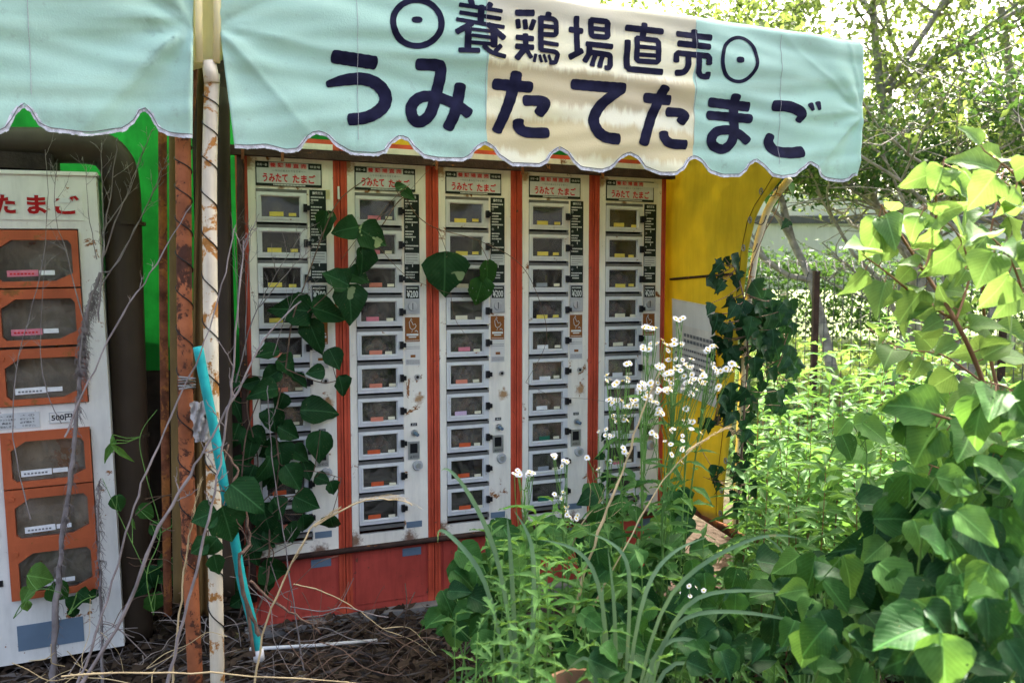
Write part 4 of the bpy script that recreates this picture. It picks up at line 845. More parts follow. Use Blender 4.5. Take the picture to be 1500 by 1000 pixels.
# ================================================================ LEAVES
def leaf_mesh(kind, mat, seed=0, fold=.10, droop=.18):
    rr = random.Random(seed * 31 + 5)
    prof = {'ovate': [(0, .02), (.04, .26), (.14, .42), (.30, .48), (.48, .44), (.66, .33), (.82, .18), (.93, .07), (1, .004)],
            'round': [(-.06, .12), (.02, .36), (.14, .50), (.32, .55), (.52, .50), (.70, .38), (.86, .20), (.95, .08), (1, .004)],
            'lance': [(0, .01), (.10, .07), (.25, .13), (.45, .14), (.65, .10), (.85, .045), (1, .003)],
            'oblong': [(0, .02), (.06, .16), (.2, .27), (.4, .31), (.6, .28), (.8, .17), (.93, .06), (1, .004)],
            'ivy': [(-.05, .10), (.05, .34), (.15, .52), (.24, .40), (.34, .34), (.48, .40), (.58, .26), (.75, .14), (1, .004)],
            'mug': [(0, .015), (.14, .03), (.20, .22), (.26, .05), (.38, .07), (.46, .33), (.50, .08), (.62, .10), (.70, .26), (.74, .10), (.88, .09), (1, .004)]}[kind]
    mb = MB(); cup = fold * rr.uniform(.4, 1.5); dr = droop * rr.uniform(.4, 1.6); tw = rr.uniform(-.35, .35); sk = rr.uniform(-.06, .06); wav = rr.uniform(.02, .05)
    for i, (v, w) in enumerate(prof):
        w *= 1 + (rr.uniform(-.12, .12) if kind not in ('lance',) else 0); bend = sk * math.sin(v * 3)
        for c in (-1, -.55, 0, .55, 1):
            x = w * c + bend; yy = v - (abs(c) ** 1.5) * (.0 if kind != 'mug' else -.14 * min(1, w * 4)) - (.05 * abs(c) if kind == 'round' and v < .1 else 0)
            z = cup * abs(c) * w * 2 - dr * v * v + tw * x * v + wav * math.sin(v * 13 + c * 2 + seed) * abs(c)
            mb.v.append((x, yy, z))
    n = len(prof); mb.f = [(i * 5 + c, i * 5 + c + 1, (i + 1) * 5 + c + 1, (i + 1) * 5 + c) for i in range(n - 1) for c in range(4)]; mb.mi = [0] * len(mb.f)
    return mb.mesh('leaf', mat, True)
LV = {}
for nm, kd, mt, fo, dr in (('kd', 'ovate', 'kudzu_d', .14, .2), ('kv', 'ovate', 'kudzu_v', .12, .2), ('km', 'round', 'kudzu_m', .10, .16), ('kb', 'ovate', 'kudzu_b', .10, .2), ('sh', 'ovate', 'shrub', .14, .28),
                          ('iv', 'ivy', 'ivy', .08, .15), ('la', 'lance', 'lance', .2, .3), ('mu', 'mug', 'mug', .1, .25), ('ob', 'oblong', 'kudzu_m', .12, .2), ('lb', 'lance', 'kudzu_b', .2, .35)):
    LV[nm] = [leaf_mesh(kd, M[mt], q, fo * (1 + .5 * (q % 3)), dr * (1 + .4 * (q % 2))) for q in range(8)]
def leaf(parent, base, kind, pos, size, tip, nrm, rr, name='leaf'):
    """pos in world: the leaf's base; tip: direction it points; nrm: where its face looks"""
    y = tip.normalized(); z = (nrm - y * nrm.dot(y)); z = z.normalized() if z.length > 1e-3 else Vector((0, 0, 1)); x = y.cross(z)
    m = Matrix((( x.x, y.x, z.x, 0), (x.y, y.y, z.y, 0), (x.z, y.z, z.z, 0), (0, 0, 0, 1)))
    k = size * rr.uniform(.95, 1.05)
    m = Matrix.Translation(pos - base) @ m @ Matrix.Diagonal((k * rr.uniform(.74, 1.06), k, k * rr.uniform(.6, 1.8), 1))
    return mk(name, LV[kind][rr.randrange(8)], parent, m)
def rv(rr, a=1.): return Vector((rr.uniform(-a, a), rr.uniform(-a, a), rr.uniform(-a, a)))
OUT = Vector((N[0], N[1], 0))
CAMP = Vector((0, 0, CAM_Z))

def traced_vine(name, label, cat, stems, leaves, kind, stemmat, jit=.25, dt=(0, .05), stem_r=.003, face=None, seed=1, grp=None, tdef=.06):
    """stems: (t, r, [px points]); leaves: (px, py, length px, tip angle, t or kind)"""
    rr = random.Random(seed); t0, r0, p0 = stems[0]; base = FW(*p0[0], t0)
    e = empty(name, base, label, cat, grp); S = MB(); allp = []
    for (t, r, pp) in stems:
        P = catmull([FW(x, y, t + .012 * math.sin(i * 2.3)) for i, (x, y) in enumerate(pp)], 6); allp += P
        S.tube([p - base for p in P], [r * (1 - .5 * i / len(P)) for i in range(len(P))], 6)
    for L_ in leaves:
        x, y, sz, an = L_[:4]; k_ = L_[4] if len(L_) > 4 else kind; t = (L_[5] if len(L_) > 5 else tdef) + rr.uniform(*dt)
        c = FW(x, y, t); D = c.y; size = .94 * sz / F_PX * D / math.cos(math.atan2(abs(c.x), c.y)) ** .0
        a = R(an); sx = Vector((U[0], U[1], 0)); tip = sx * math.sin(a) - Vector((0, 0, 1)) * math.cos(a) + OUT * rr.uniform(-.15, .35)
        nrm = OUT * 1.0 + Vector((0, 0, .35)) + rv(rr, jit)
        pos = c - tip.normalized() * size * .5
        leaf(e, base, k_, pos, size, tip, nrm, rr)
        q = min(allp, key=lambda p: (p - pos).length); 
        if (q - pos).length < .5: S.tube([q - base, q.lerp(pos, .5) - base + Vector((0, 0, -.008)), pos - base], .0016, 4, False)
    S.build('stem', M[stemmat], e, smooth=True); return e

# vine on the leftmost machine
VA = [(477, 330, 46, -10, 'kv'), (505, 335, 44, -80, 'kv'), (547, 345, 50, 60, 'kv'), (530, 383, 46, 5, 'kv'), (491, 408, 46, -120, 'kv'), (527, 404, 40, 70, 'kv'), (512, 442, 56, 8, 'kv'), (431, 455, 62, -100), (484, 457, 64, 75), (459, 494, 60, 15), (390, 516, 40, -85), (421, 536, 38, 55), (490, 526, 38, 25), (462, 545, 30, -80, 'kv'), (503, 566, 38, 20, 'kv'), (397, 551, 36, -60), (386, 572, 46, -90), (469, 602, 62, 88), (400, 618, 44, 0), (424, 632, 40, 60), (468, 655, 54, -5), (412, 668, 46, 10), (388, 692, 54, -20), (430, 700, 50, 30), (472, 702, 26, 70), (488, 714, 24, 20), (450, 735, 46, 60), (486, 768, 34, 0), (390, 762, 60, 10), (362, 732, 78, 40), (446, 768, 36, 10), (404, 836, 56, 65), (292, 756, 56, -70), (306, 803, 50, -40), (312, 830, 52, 10), (281, 822, 42, -70), (384, 792, 46, 60), (271, 664, 38, -10), (300, 730, 40, -50), (346, 850, 44, 20), (440, 665, 34, 60), (408, 745, 40, 20)]
traced_vine('climbing_vine', 'dark green large leaved vine climbing the leftmost red machine', 'vine',
            [(.10, .004, [(372, 905), (392, 850), (396, 760), (408, 690), (404, 610), (418, 540), (428, 470), (445, 420), (478, 330), (500, 290), (540, 260)]),
             (.12, .004, [(330, 880), (340, 800), (352, 720), (360, 640), (380, 580)]), (.09, .003, [(418, 540), (470, 560), (500, 555)]), (.09, .0025, [(424, 480), (480, 430), (520, 380), (560, 310), (600, 270)]),
             (.10, .0025, [(400, 690), (460, 690), (500, 700)]), (.12, .003, [(352, 720), (300, 740), (262, 700)])], VA, 'kd', 'vinebark', .5, (0, .09), seed=3)
VA3 = [(366, 655, 44, -20), (404, 782, 42, 50), (362, 702, 50, -30), (372, 812, 42, 0), (344, 640, 46, -20), (330, 690, 42, -60), (356, 682, 40, 60), (380, 640, 40, 50), (400, 700, 44, -40), (350, 600, 40, 30), (420, 690, 40, 30), (430, 780, 38, 10), (345, 748, 44, 30), (365, 560, 34, -70), (448, 690, 36, 20), (395, 660, 40, -60), (322, 655, 40, -60), (335, 560, 34, -40), (392, 858, 40, 20), (350, 880, 38, -50), (410, 590, 34, -20), (440, 560, 32, 60)]
traced_vine('climbing_vine', 'small leaved lower tangle of dark vine against the side of the leftmost machine', 'vine', [(.05, .004, [(350, 905), (365, 840), (360, 760), (378, 680), (362, 600), (370, 550)]), (.05, .003, [(360, 760), (400, 720), (440, 690)])], VA3, 'kd', 'vinebark', .6, (0, .05), seed=24, tdef=.03)
VA2 = [(362, 730, 70, 50), (334, 768, 66, 15), (298, 756, 44, -70), (306, 803, 42, -40), (318, 828, 40, 10), (290, 800, 34, -60)]
traced_vine('climbing_vine', 'dark leafed vine wound round the turquoise pipe and the white pole', 'vine', [(.84, .005, [(372, 960), (360, 880), (345, 820), (338, 760), (325, 700), (335, 650)]), (.84, .003, [(338, 760), (300, 780), (285, 800)])], VA2, 'kd', 'vinebark', .3, (0, .05), seed=23, tdef=.87)
# side shoots that hang across machines two and three
traced_vine('hanging_vine', 'thin dark vine crossing the second and middle machines, with a pale torn round leaf', 'vine',
            [(.07, .0022, [(560, 330), (590, 290), (610, 315), (640, 335), (700, 352), (760, 385), (790, 440), (800, 500), (770, 560)]), (.07, .0016, [(640, 335), (648, 352), (655, 372)]), (.07, .0016, [(700, 352), (712, 375), (718, 390)]), (.05, .0013, [(660, 430), (668, 470), (690, 500)]),
             (.06, .0014, [(500, 380), (540, 330), (580, 300), (640, 235)]), (.06, .0012, [(770, 560), (810, 580), (860, 584), (900, 590)]), (.06, .0013, [(545, 350), (590, 400), (630, 420), (660, 430)])],
            [(655, 402, 72, 0, 'kv'), (716, 405, 44, 8, 'km'), (704, 428, 40, -12, 'km'), (598, 285, 26, 60, 'kv'), (588, 272, 22, 120, 'kv')], 'kd', 'vinebark', .12, (0, .01), seed=9)
# dark lobed ivy on the right pole
IV = []
rr = random.Random(21)
for (cx, cy, sx, sy, n_, sz) in ((1068, 400, 20, 24, 9, 26), (1085, 450, 40, 40, 20, 30), (1110, 500, 48, 45, 26, 32), (1135, 520, 36, 40, 16, 32), (1095, 560, 40, 30, 14, 28), (1125, 580, 30, 30, 9, 26), (1070, 525, 30, 22, 9, 26), (1060, 625, 34, 14, 8, 22), (1095, 650, 14, 30, 7, 24), (1060, 700, 38, 16, 8, 22), (1100, 705, 10, 22, 6, 22), (1078, 600, 22, 30, 10, 26), (1088, 680, 16, 40, 10, 24), (1080, 740, 14, 24, 6, 22), (1052, 470, 14, 40, 6, 24), (1150, 470, 20, 30, 8, 26)):
    for q in range(n_): IV.append((cx + rr.uniform(-sx, sx), cy + rr.uniform(-sy, sy), sz * rr.uniform(.75, 1.25), rr.uniform(-50, 50), 'iv', .50 + rr.uniform(-.12, .15)))
traced_vine('ivy', 'dark lobed ivy climbing the bent rusty pole and the yellow tarpaulin', 'ivy',
            [(.52, .006, [(1078, 790), (1084, 700), (1090, 600), (1095, 520), (1090, 440), (1075, 390)]), (.5, .003, [(1095, 520), (1135, 540), (1150, 500), (1160, 470)]), (.5, .0025, [(1090, 640), (1050, 622), (1020, 640)]), (.5, .0025, [(1085, 710), (1050, 705), (1030, 698)]),
             (.5, .003, [(1090, 440), (1110, 360), (1140, 300), (1128, 270)])], IV, 'iv', 'vinebark', .4, (0, .05), seed=5)
traced_vine('ivy_sprig', 'single round green leaf sprig on the wire beside the top of the bent pole', 'ivy', [(.55, .002, [(1095, 400), (1120, 340), (1132, 300), (1190, 255)])], [(1131, 294, 24, 10, 'km', .55), (1150, 330, 22, -50, 'iv', .55), (1160, 280, 24, 30, 'km', .55)], 'km', 'vinebark', .3, seed=8)
traced_vine('small_vine', 'small leafed creeper climbing the foot of the rightmost machine', 'vine', [(.05, .002, [(895, 740), (888, 700), (886, 660), (892, 625)])],
            [(884, 640, 14, 0), (892, 655, 14, 60), (880, 668, 15, -60), (890, 680, 14, 20), (884, 700, 16, -20), (895, 712, 16, 50), (878, 715, 18, -70), (893, 640, 12, 90)], 'kd', 'greenstem', .3, seed=12)

# ================================================================ FREE-STANDING PLANTS
def stem_curve(base, top, bow, rr, n=5):
    P = []
    for i in range(n + 1):
        f = i / n; P.append(base.lerp(top, f) + bow * math.sin(math.pi * f * .5) * f * .5 + rv(rr, .006) * (1 if 0 < i < n else 0))
    return catmull(P, 4)
def ground_at(x, y): return gh(x, y)
def lance_plant(px, pytop, D, label, kind='la', n=26, size=.11, seed=0, grp=None, cat='weed', name='tall_weed', lean=0.0, smat='redstem', col_r=.004, from_f=.15, topt=True):
    rr = random.Random(seed); top = at(px, pytop, D); base = Vector((top.x - lean + rr.uniform(-.04, .04), top.y + rr.uniform(-.04, .04), 0)); base.z = gh(base.x, base.y) - .01
    e = empty(name, base, label, cat, grp); P = stem_curve(base, top, Vector((lean * .3, 0, 0)), rr)
    MB().tube([p - base for p in P], [col_r * (1 - .75 * i / len(P)) for i in range(len(P))], 6).build('stem', M[smat], e, smooth=True)
    ang = rr.uniform(0, 6)
    for i in range(n):
        f = from_f + (1 - from_f) * i / (n - 1); p = P[min(len(P) - 1, int(f * (len(P) - 1)))]; ang += 2.4
        el = .15 + .75 * max(0, f - .7) / .3 if topt else .2; sz = size * (1 - .45 * f) * rr.uniform(.8, 1.15)
        d = Vector((math.cos(ang), math.sin(ang), el + rr.uniform(-.2, .2)))
        leaf(e, base, kind, p, sz, d, Vector((0, 0, 1)) + d * -.2 + rv(rr, .2), rr)
    return e, P, base
GOLD = 'tall lance leaved weeds by the wire fence'
# (px, top y, distance) of each tall weed: near ones darker green in the bend, far ones in the sun
tall = [(1157, 610, 3.3), (1216, 560, 3.6), (1098, 700, 3.0), (1180, 655, 3.2), (1290, 560, 3.5), (1250, 640, 3.4), (1320, 610, 3.3), (1140, 780, 2.8), (1200, 740, 2.9), (1165, 590, 4.3), (1240, 540, 4.4), (1300, 450, 4.2), (1350, 470, 4.0), (1385, 520, 3.8),
        (1330, 450, 4.8), (1225, 500, 4.8), (1270, 505, 4.6), (1130, 640, 4.2), (1195, 520, 5.2), (1410, 470, 4.5), (1450, 520, 4.0), (1120, 560, 5.4), (1155, 520, 5.8), (1345, 560, 3.2), (1275, 690, 3.0), (1100, 620, 4.8), (1475, 560, 3.4), (1300, 520, 5.4), (1395, 440, 5.4), (1235, 575, 2.9), (1190, 590, 3.1), (1125, 690, 2.7), (1270, 600, 2.8), (1310, 560, 2.9), (1345, 640, 2.7), (1210, 680, 2.6), (1255, 720, 2.5), (1155, 740, 2.5)]
plc = ['with its tip beside the bent pole', 'against the fence mesh', 'in front of the ivy', 'among the sunlit weeds', 'behind the broad leaved bush']
ORDN = ['first', 'second', 'third', 'fourth', 'fifth', 'sixth', 'seventh', 'eighth', 'ninth', 'tenth', 'eleventh', 'twelfth', 'thirteenth', 'fourteenth', 'fifteenth', 'sixteenth', 'seventeenth', 'eighteenth', 'nineteenth', 'twentieth', 'last']; seen = {}
rowof = lambda D: 0 if D <= 3.4 else 1 if D < 4.55 else 2
tall = [q for q in tall if not (q[2] > 4.25 and q[0] < 1290)] + [(1118, 540, 4.3), (1140, 515, 4.6), (1172, 530, 4.4), (1205, 500, 4.7), (1232, 520, 4.4), (1262, 490, 4.7), (1110, 590, 3.7), (1148, 570, 3.8), (1185, 545, 3.7), (1222, 600, 3.5), (1260, 560, 3.8), (1292, 530, 3.9), (1108, 660, 3.2), (1143, 650, 3.1), (1170, 690, 2.9), (1325, 500, 4.3), (1360, 500, 4.5)]
for i, (x, y, D) in enumerate(tall):
    k_ = sorted((q[0], q[1]) for q in tall if rowof(q[2]) == rowof(D)).index((x, y))
    nrow = sum(rowof(q[2]) == rowof(D) for q in tall)
    lance_plant(x, y, D, 'lance leaved weed, %s from the %s in the %s row of such weeds' % ((ORDN[k_] if k_ < nrow / 2 else ORDN[nrow - 1 - k_]), ('bent pole' if k_ < nrow / 2 else 'right edge'), ('front', 'middle', 'far')[rowof(D)]), 'la', 40 if D < 4 else 34, .19 if D < 4 else .22, 100 + i, 'tall lance leaved weeds in the thicket')
# annual fleabane: stems with small white daisies
def daisy_meshes():
    out = []
    for s in range(3):
        rr = random.Random(s); mb = MB(); n = 26
        for i in range(n):
            a = 2 * math.pi * i / n + rr.uniform(-.05, .05); r = .0105 * rr.uniform(.85, 1.05); w = .0013; c, s_ = math.cos(a), math.sin(a); dz = rr.uniform(-.001, .002)
            mb.quad((c * .003 + s_ * w * .5, s_ * .003 - c * w * .5, 0), (c * r + s_ * w, s_ * r - c * w, dz), (c * r * 1.05, s_ * r * 1.05, dz), (c * r - s_ * w, s_ * r + c * w, dz), (c * .003 - s_ * w * .5, s_ * .003 + c * w * .5, 0))
        out.append(mb.mesh('flower_head', M['petal']))
    mb = MB().disc((0, 0, -.0018), (0, 0, 1), .0052, 10, .0040, .0034); return out, mb.mesh('flower_centre', M['disc'])
DM, DC = daisy_meshes()
def fleabane(px, pytop, D, heads, label, seed, bpx=None, spread=60, size=1.0):
    rr = random.Random(seed); top = at(px, pytop, D); bx = at(bpx or px, pytop, D).x; base = Vector((bx, D - .02, 0)); base.z = gh(base.x, base.y) - .01
    e = empty('fleabane', base, label, 'wildflower', 'white fleabane plants in front of the machines'); S = MB()
    P = stem_curve(base, top - Vector((0, 0, .07)), Vector((0, 0, 0)), rr); S.tube([p - base for p in P], [.0038 * (1 - .5 * i / len(P)) for i in range(len(P))], 6)
    for (hx, hy) in heads:
        h = at(hx, hy, D + rr.uniform(-.06, .06)); q = P[int(len(P) * rr.uniform(.78, .99))]; mid = q.lerp(h, .55) + Vector((0, 0, -.02)) + rv(rr, .008)
        S.tube([p - base for p in catmull([q, mid, h], 4)], .0011, 4, False)
        up = Vector((rr.uniform(-.9, .9), -.5 + rr.uniform(-.6, .6), .75)).normalized(); k = rr.uniform(.7, 1.02) * size
        f = mk('flower_head', DM[rr.randrange(3)], e, Matrix.Translation(h - base) @ up.to_track_quat('Z', 'Y').to_matrix().to_4x4() @ Matrix.Diagonal((k, k, k, 1))); mk('flower_centre', DC, f)
    S.build('stem', M['greenstem'], e, smooth=True); ang = rr.uniform(0, 6)
    for i in range(20):
        f = .2 + .75 * i / 20; p = P[int(f * (len(P) - 1))]; ang += 2.4; d = Vector((math.cos(ang), math.sin(ang), rr.uniform(.1, .5)))
        leaf(e, base, 'ob' if f < .55 else 'la', p, (.12 - .06 * f) * rr.uniform(.8, 1.1) * (1 if f < .55 else 1.1), d, Vector((0, -.3, 1)) + rv(rr, .2), rr)
def hsc(rr, cl): return [(cx + rr.uniform(-sx, sx), cy + rr.uniform(-sy, sy)) for cx, cy, sx, sy, n_ in cl for _ in range(n_)]
rr = random.Random(77)
fleabane(995, 470, 2.35, hsc(rr, [(996, 467, 8, 4, 5), (998, 500, 16, 6, 5), (985, 510, 8, 6, 3)]), 'fleabane with the topmost white flower cluster, before the right edge of the machines', 1, 950)
fleabane(950, 500, 2.3, hsc(rr, [(951, 478, 10, 4, 5), (952, 508, 12, 6, 6), (970, 500, 8, 4, 3), (990, 535, 26, 10, 10)]), 'fleabane with white flowers before the price plate of the rightmost machine', 2, 930)
fleabane(985, 540, 2.25, hsc(rr, [(990, 548, 28, 14, 22), (1018, 550, 20, 12, 14), (975, 572, 14, 6, 9), (1010, 575, 10, 6, 5)]), 'bushiest fleabane with the densest white flower clump at the centre', 3, 965)
fleabane(1035, 520, 2.4, hsc(rr, [(1038, 510, 12, 4, 7), (1062, 538, 18, 6, 10), (1050, 545, 10, 5, 4), (1052, 568, 6, 3, 2)]), 'fleabane whose white flowers spread right before the yellow tarpaulin', 4, 975)
fleabane(940, 565, 2.2, hsc(rr, [(945, 566, 14, 9, 12), (955, 585, 10, 8, 5), (965, 600, 6, 6, 4)]), 'low fleabane with white flowers before the doors of the rightmost machine', 5, 945)
fleabane(905, 560, 2.25, hsc(rr, [(906, 556, 18, 8, 9), (918, 535, 6, 5, 2), (895, 590, 10, 6, 6), (922, 594, 12, 8, 10), (910, 612, 14, 6, 6)]), 'leftmost of the dense fleabane, its white flowers before the fourth machine edge', 6, 925)
fleabane(1008, 600, 2.3, hsc(rr, [(1006, 600, 5, 6, 3), (1008, 616, 7, 4, 4), (965, 610, 6, 6, 3)]), 'slim fleabane with three small flower heads before the yellow tarpaulin', 7, 985)
fleabane(768, 680, 2.1, hsc(rr, [(768, 692, 12, 6, 8), (757, 695, 5, 4, 3), (778, 697, 6, 5, 3)]), 'small flowered fleabane at the foot of the middle machine', 8, 800, size=.8)
fleabane(825, 690, 2.15, hsc(rr, [(826, 678, 6, 5, 5), (818, 725, 8, 6, 5), (832, 750, 8, 8, 5), (810, 665, 6, 4, 3), (840, 760, 10, 6, 3)]), 'thin fleabane with sparse white heads before the bottom doors of the fourth machine', 9, 820, size=.8)
fleabane(1010, 860, 1.8, hsc(rr, [(1008, 853, 8, 6, 4), (1030, 862, 10, 6, 4), (1010, 870, 14, 5, 4)]), 'low sprig of tiny white flowers among the arching grass blades', 10, 1010, size=.55)

fleabane(890, 640, 2.2, hsc(rr, [(890, 640, 14, 14, 6), (905, 665, 16, 14, 5), (870, 680, 12, 10, 3)]), 'loose low fleabane with scattered heads before the dark red stripe of the last two machines', 11, 905, size=.8)
fleabane(975, 640, 2.15, hsc(rr, [(965, 640, 22, 16, 7), (990, 665, 16, 12, 4), (1015, 640, 16, 14, 4)]), 'loose fleabane with scattered heads under the dense flower clump', 12, 968, size=.8)
for i_, (x_, y_, D_, lab_) in enumerate([(720, 770, 2.1, 'tall wispy weed left of the thick grass blades'), (810, 735, 2.1, 'tall wispy light green weed under the small fleabane'), (850, 800, 1.85, 'wispy weed crossing the straw stalk foot'), (790, 830, 1.65, 'nearest wispy weed in the middle of the foreground'), (940, 830, 1.8, 'wispy weed among the arching blades'), (1075, 800, 2.1, 'wispy weed left of the foot of the bent pole')]):
    lance_plant(x_, y_, D_, lab_, 'la', 48, .10, 700 + i_, 'leafy weeds in the foreground', 'weed', 'leafy_weed', smat='greenstem', from_f=.1, col_r=.003)
# mugwort and leafy weeds in the middle foreground
def mugwort(px, pytop, D, n, size, label, seed, kind='mu', smat='greenstem', cat='weed', name='mugwort', grp='leafy weeds in the foreground'):
    return lance_plant(px, pytop, D, label, kind, n, size, seed, grp, cat, name, smat=smat, from_f=.1, col_r=.0035)
for i, (x, y, D, n, s, k, lab) in enumerate([(785, 752, 1.95, 60, .125, 'lb', 'upright narrow leaved weed in the middle foreground below the fourth machine'), (760, 800, 1.85, 44, .12, 'lb', 'narrow leaved weed with curled leaf edges left of the straw stalk'), (830, 770, 2.05, 44, .12, 'la', 'soft narrow leaved weed behind the straw stalk'),
        (745, 870, 1.65, 36, .09, 'mu', 'feathery mugwort low beside the left flower pot'), (700, 925, 1.55, 26, .09, 'mu', 'feathery mugwort at the bottom edge below the left flower pot'), (775, 930, 1.5, 30, .09, 'mu', 'feathery mugwort in front of the flower pots at the bottom edge'),
        (812, 960, 1.45, 18, .10, 'lb', 'young leafy weed at the bottom edge right of the mugwort'), (930, 700, 2.15, 24, .11, 'ob', 'broad leaved weed under the fleabane before the rightmost machine'), (985, 720, 2.15, 24, .11, 'ob', 'broad leaved weed under the fleabane before the yellow tarpaulin'),
        (1180, 960, 1.5, 20, .10, 'lb', 'pale young weed at the bottom edge right of the arching grass'), (1095, 740, 2.6, 30, .10, 'la', 'fine leaved weed at the foot of the bent pole'), (1130, 830, 2.2, 30, .10, 'la', 'fine leaved weed below the ivy pole'), (1060, 850, 2.2, 22, .08, 'la', 'fine leaved weed behind the low white sprig'), (960, 970, 1.4, 20, .09, 'mu', 'mugwort tuft at the bottom edge under the arching grass')]):
    mugwort(x, y, D, n, s, lab, 300 + i, k, name='mugwort' if k == 'mu' else 'leafy_weed')

for i, (x, y, D, n, s, k, lab) in enumerate([(770, 775, 1.9, 46, .12, 'lb', 'bright narrow leaved weed between the thick grass blade and the straw stalk'), (800, 820, 1.75, 44, .11, 'lb', 'leafy weed with pale upper leaves, just left of the straw stalk'), (738, 800, 2.0, 36, .11, 'la', 'slim narrow leaved weed beside the thick grass blade'), (845, 850, 1.8, 30, .10, 'lb', 'short narrow leaved weed right of the straw stalk foot'),
        (725, 905, 1.6, 34, .10, 'mu', 'mugwort with cut leaves before the left clay pot'), (760, 950, 1.45, 34, .10, 'mu', 'front mugwort with cut leaves at the bottom edge'), (668, 900, 1.9, 20, .08, 'la', 'thin dry topped weed left of the flower pots'), (865, 770, 2.1, 40, .11, 'la', 'feathery narrow leaved weed before the fourth machine base'), (895, 800, 1.95, 36, .10, 'la', 'feathery narrow leaved weed left of the white flower stems'), (1030, 790, 2.2, 36, .11, 'la', 'feathery narrow leaved weed before the lower rusty pipe'), (1000, 840, 1.9, 30, .09, 'lb', 'pale narrow leaved weed among the arching blades'), (880, 930, 1.6, 26, .09, 'mu', 'mugwort before the front clay pot')]):
    mugwort(x, y, D, n, s, lab, 340 + i, k, name='mugwort' if k == 'mu' else 'leafy_weed')
# broad leaved creepers on the ground: clusters of big leaves with traced regions
def clump(name, label, cat, regions, kinds, seed, grp=None, smat='greenstem', jit=.35, up=.8):
    """regions: (px, py, rx, ry, D, dD, n, size px)"""
    rr = random.Random(seed); x, y, _, _, D, _, _, _ = regions[0]; b = at(x, y, D); base = Vector((b.x, b.y, gh(b.x, b.y))); e = empty(name, base, label, cat, grp); S = MB()
    roots = [base + Vector((rr.uniform(-.15, .15), rr.uniform(-.1, .1), 0)) for _ in range(3)]
    for (cx, cy, rx, ry, D, dD, n, sz) in regions:
        hub = at(cx, cy + ry * .8, D + dD * .3); hub.z = max(hub.z, gh(hub.x, hub.y) + .02)
        rt = min(roots, key=lambda p: (p - hub).length); 
        if (rt - hub).length < 1.2: S.tube([p - base for p in catmull([rt, rt.lerp(hub, .5) + Vector((0, 0, .06)), hub], 4)], .003, 5, False)
        for _ in range(int(n * 1.45)):
            a = rr.uniform(0, 2 * math.pi); q = math.sqrt(rr.random()); px, py = cx + rx * q * math.cos(a), cy + ry * q * math.sin(a)
            p = at(px, py, D + rr.uniform(-1.3 * dD, 1.6 * dD)); g0 = gh(p.x, p.y)
            if p.z < g0 + .03: p.z = g0 + .03 + rr.uniform(0, .06)
            size = .76 * sz * rr.uniform(.6, 1.2) / F_PX * p.y; an = rr.gauss(0, .9)
            tip = Vector((math.sin(an), -.35 + rr.uniform(-.3, .3), -math.cos(an) * .8 + rr.uniform(-.2, .5)))
            nrm = Vector((0, -.75, up)) + rv(rr, jit); pos = p - tip.normalized() * size * .5
            leaf(e, base, rr.choice(kinds), pos, size, tip, nrm, rr)
            S.tube([hub - base if rr.random() < .35 else pos - base + Vector((rr.uniform(-.04, .04), .05, -.08)), pos - base], .0017, 4, False)
    S.build('stem', M[smat], e, smooth=True); return e
clump('ground_creeper', 'broad leaved creeper spreading low before the middle machine, left of the pots', 'creeper', [(715, 850, 60, 50, 2.3, .25, 16, 62), (670, 905, 40, 35, 2.25, .15, 9, 55), (770, 815, 60, 35, 2.5, .2, 10, 60), (700, 830, 35, 25, 2.6, .1, 5, 50)], ['km', 'km', 'kb'], 41)
clump('ground_creeper', 'broad leaved creeper under the white flowers, before the rightmost machine', 'creeper', [(850, 790, 60, 50, 2.5, .2, 12, 60), (900, 860, 60, 50, 2.1, .2, 13, 60), (980, 810, 60, 40, 2.5, .2, 13, 60), (880, 745, 30, 22, 2.9, .1, 6, 46), (985, 750, 28, 22, 2.9, .1, 6, 44)], ['kd', 'km', 'km', 'kb'], 42)
clump('ground_creeper', 'shaded creeper with green leaves behind the arching grass at the right of the pots', 'creeper', [(1040, 880, 50, 50, 2.0, .2, 16, 60), (1060, 960, 60, 40, 1.7, .15, 14, 60), (900, 950, 70, 40, 1.7, .15, 16, 60)], ['km', 'kd'], 43)
clump('ground_creeper', 'low creeper leaves covering the flower pots, in front of them', 'creeper', [(715, 935, 40, 30, 1.95, .1, 8, 60), (890, 940, 50, 35, 1.9, .15, 10, 60), (690, 880, 30, 40, 2.1, .1, 8, 56)], ['km', 'kd'], 48)
clump('broad_leaf_bush', 'low bush of broad green leaves filling the bottom right, left half', 'bush', [(1200, 900, 80, 70, 1.75, .25, 34, 74), (1170, 850, 60, 40, 2.1, .2, 16, 60), (1290, 850, 70, 60, 1.8, .2, 28, 78), (1250, 960, 80, 50, 1.5, .2, 22, 76)], ['km', 'kd', 'kd', 'kb'], 44, jit=.4)
clump('broad_leaf_bush', 'big leaved bush in the bottom right corner, its leaves the largest of all', 'bush', [(1400, 830, 90, 70, 1.45, .2, 34, 100), (1450, 740, 70, 60, 1.6, .2, 22, 90), (1400, 940, 110, 60, 1.3, .2, 32, 100), (1330, 760, 60, 50, 1.8, .2, 18, 80), (1480, 880, 60, 80, 1.3, .15, 16, 105)], ['km', 'kd', 'km', 'kd', 'kb'], 45, jit=.4)
clump('sunlit_weed', 'mid height broad leaved weed in the sun before the lance leaved stems', 'bush', [(1270, 640, 45, 30, 2.4, .3, 6, 66), (1380, 690, 50, 40, 2.2, .3, 12, 68), (1200, 730, 50, 40, 3.0, .3, 6, 44), (1380, 600, 50, 40, 2.5, .3, 8, 56)], ['kb', 'km', 'kb'], 46, jit=.4)

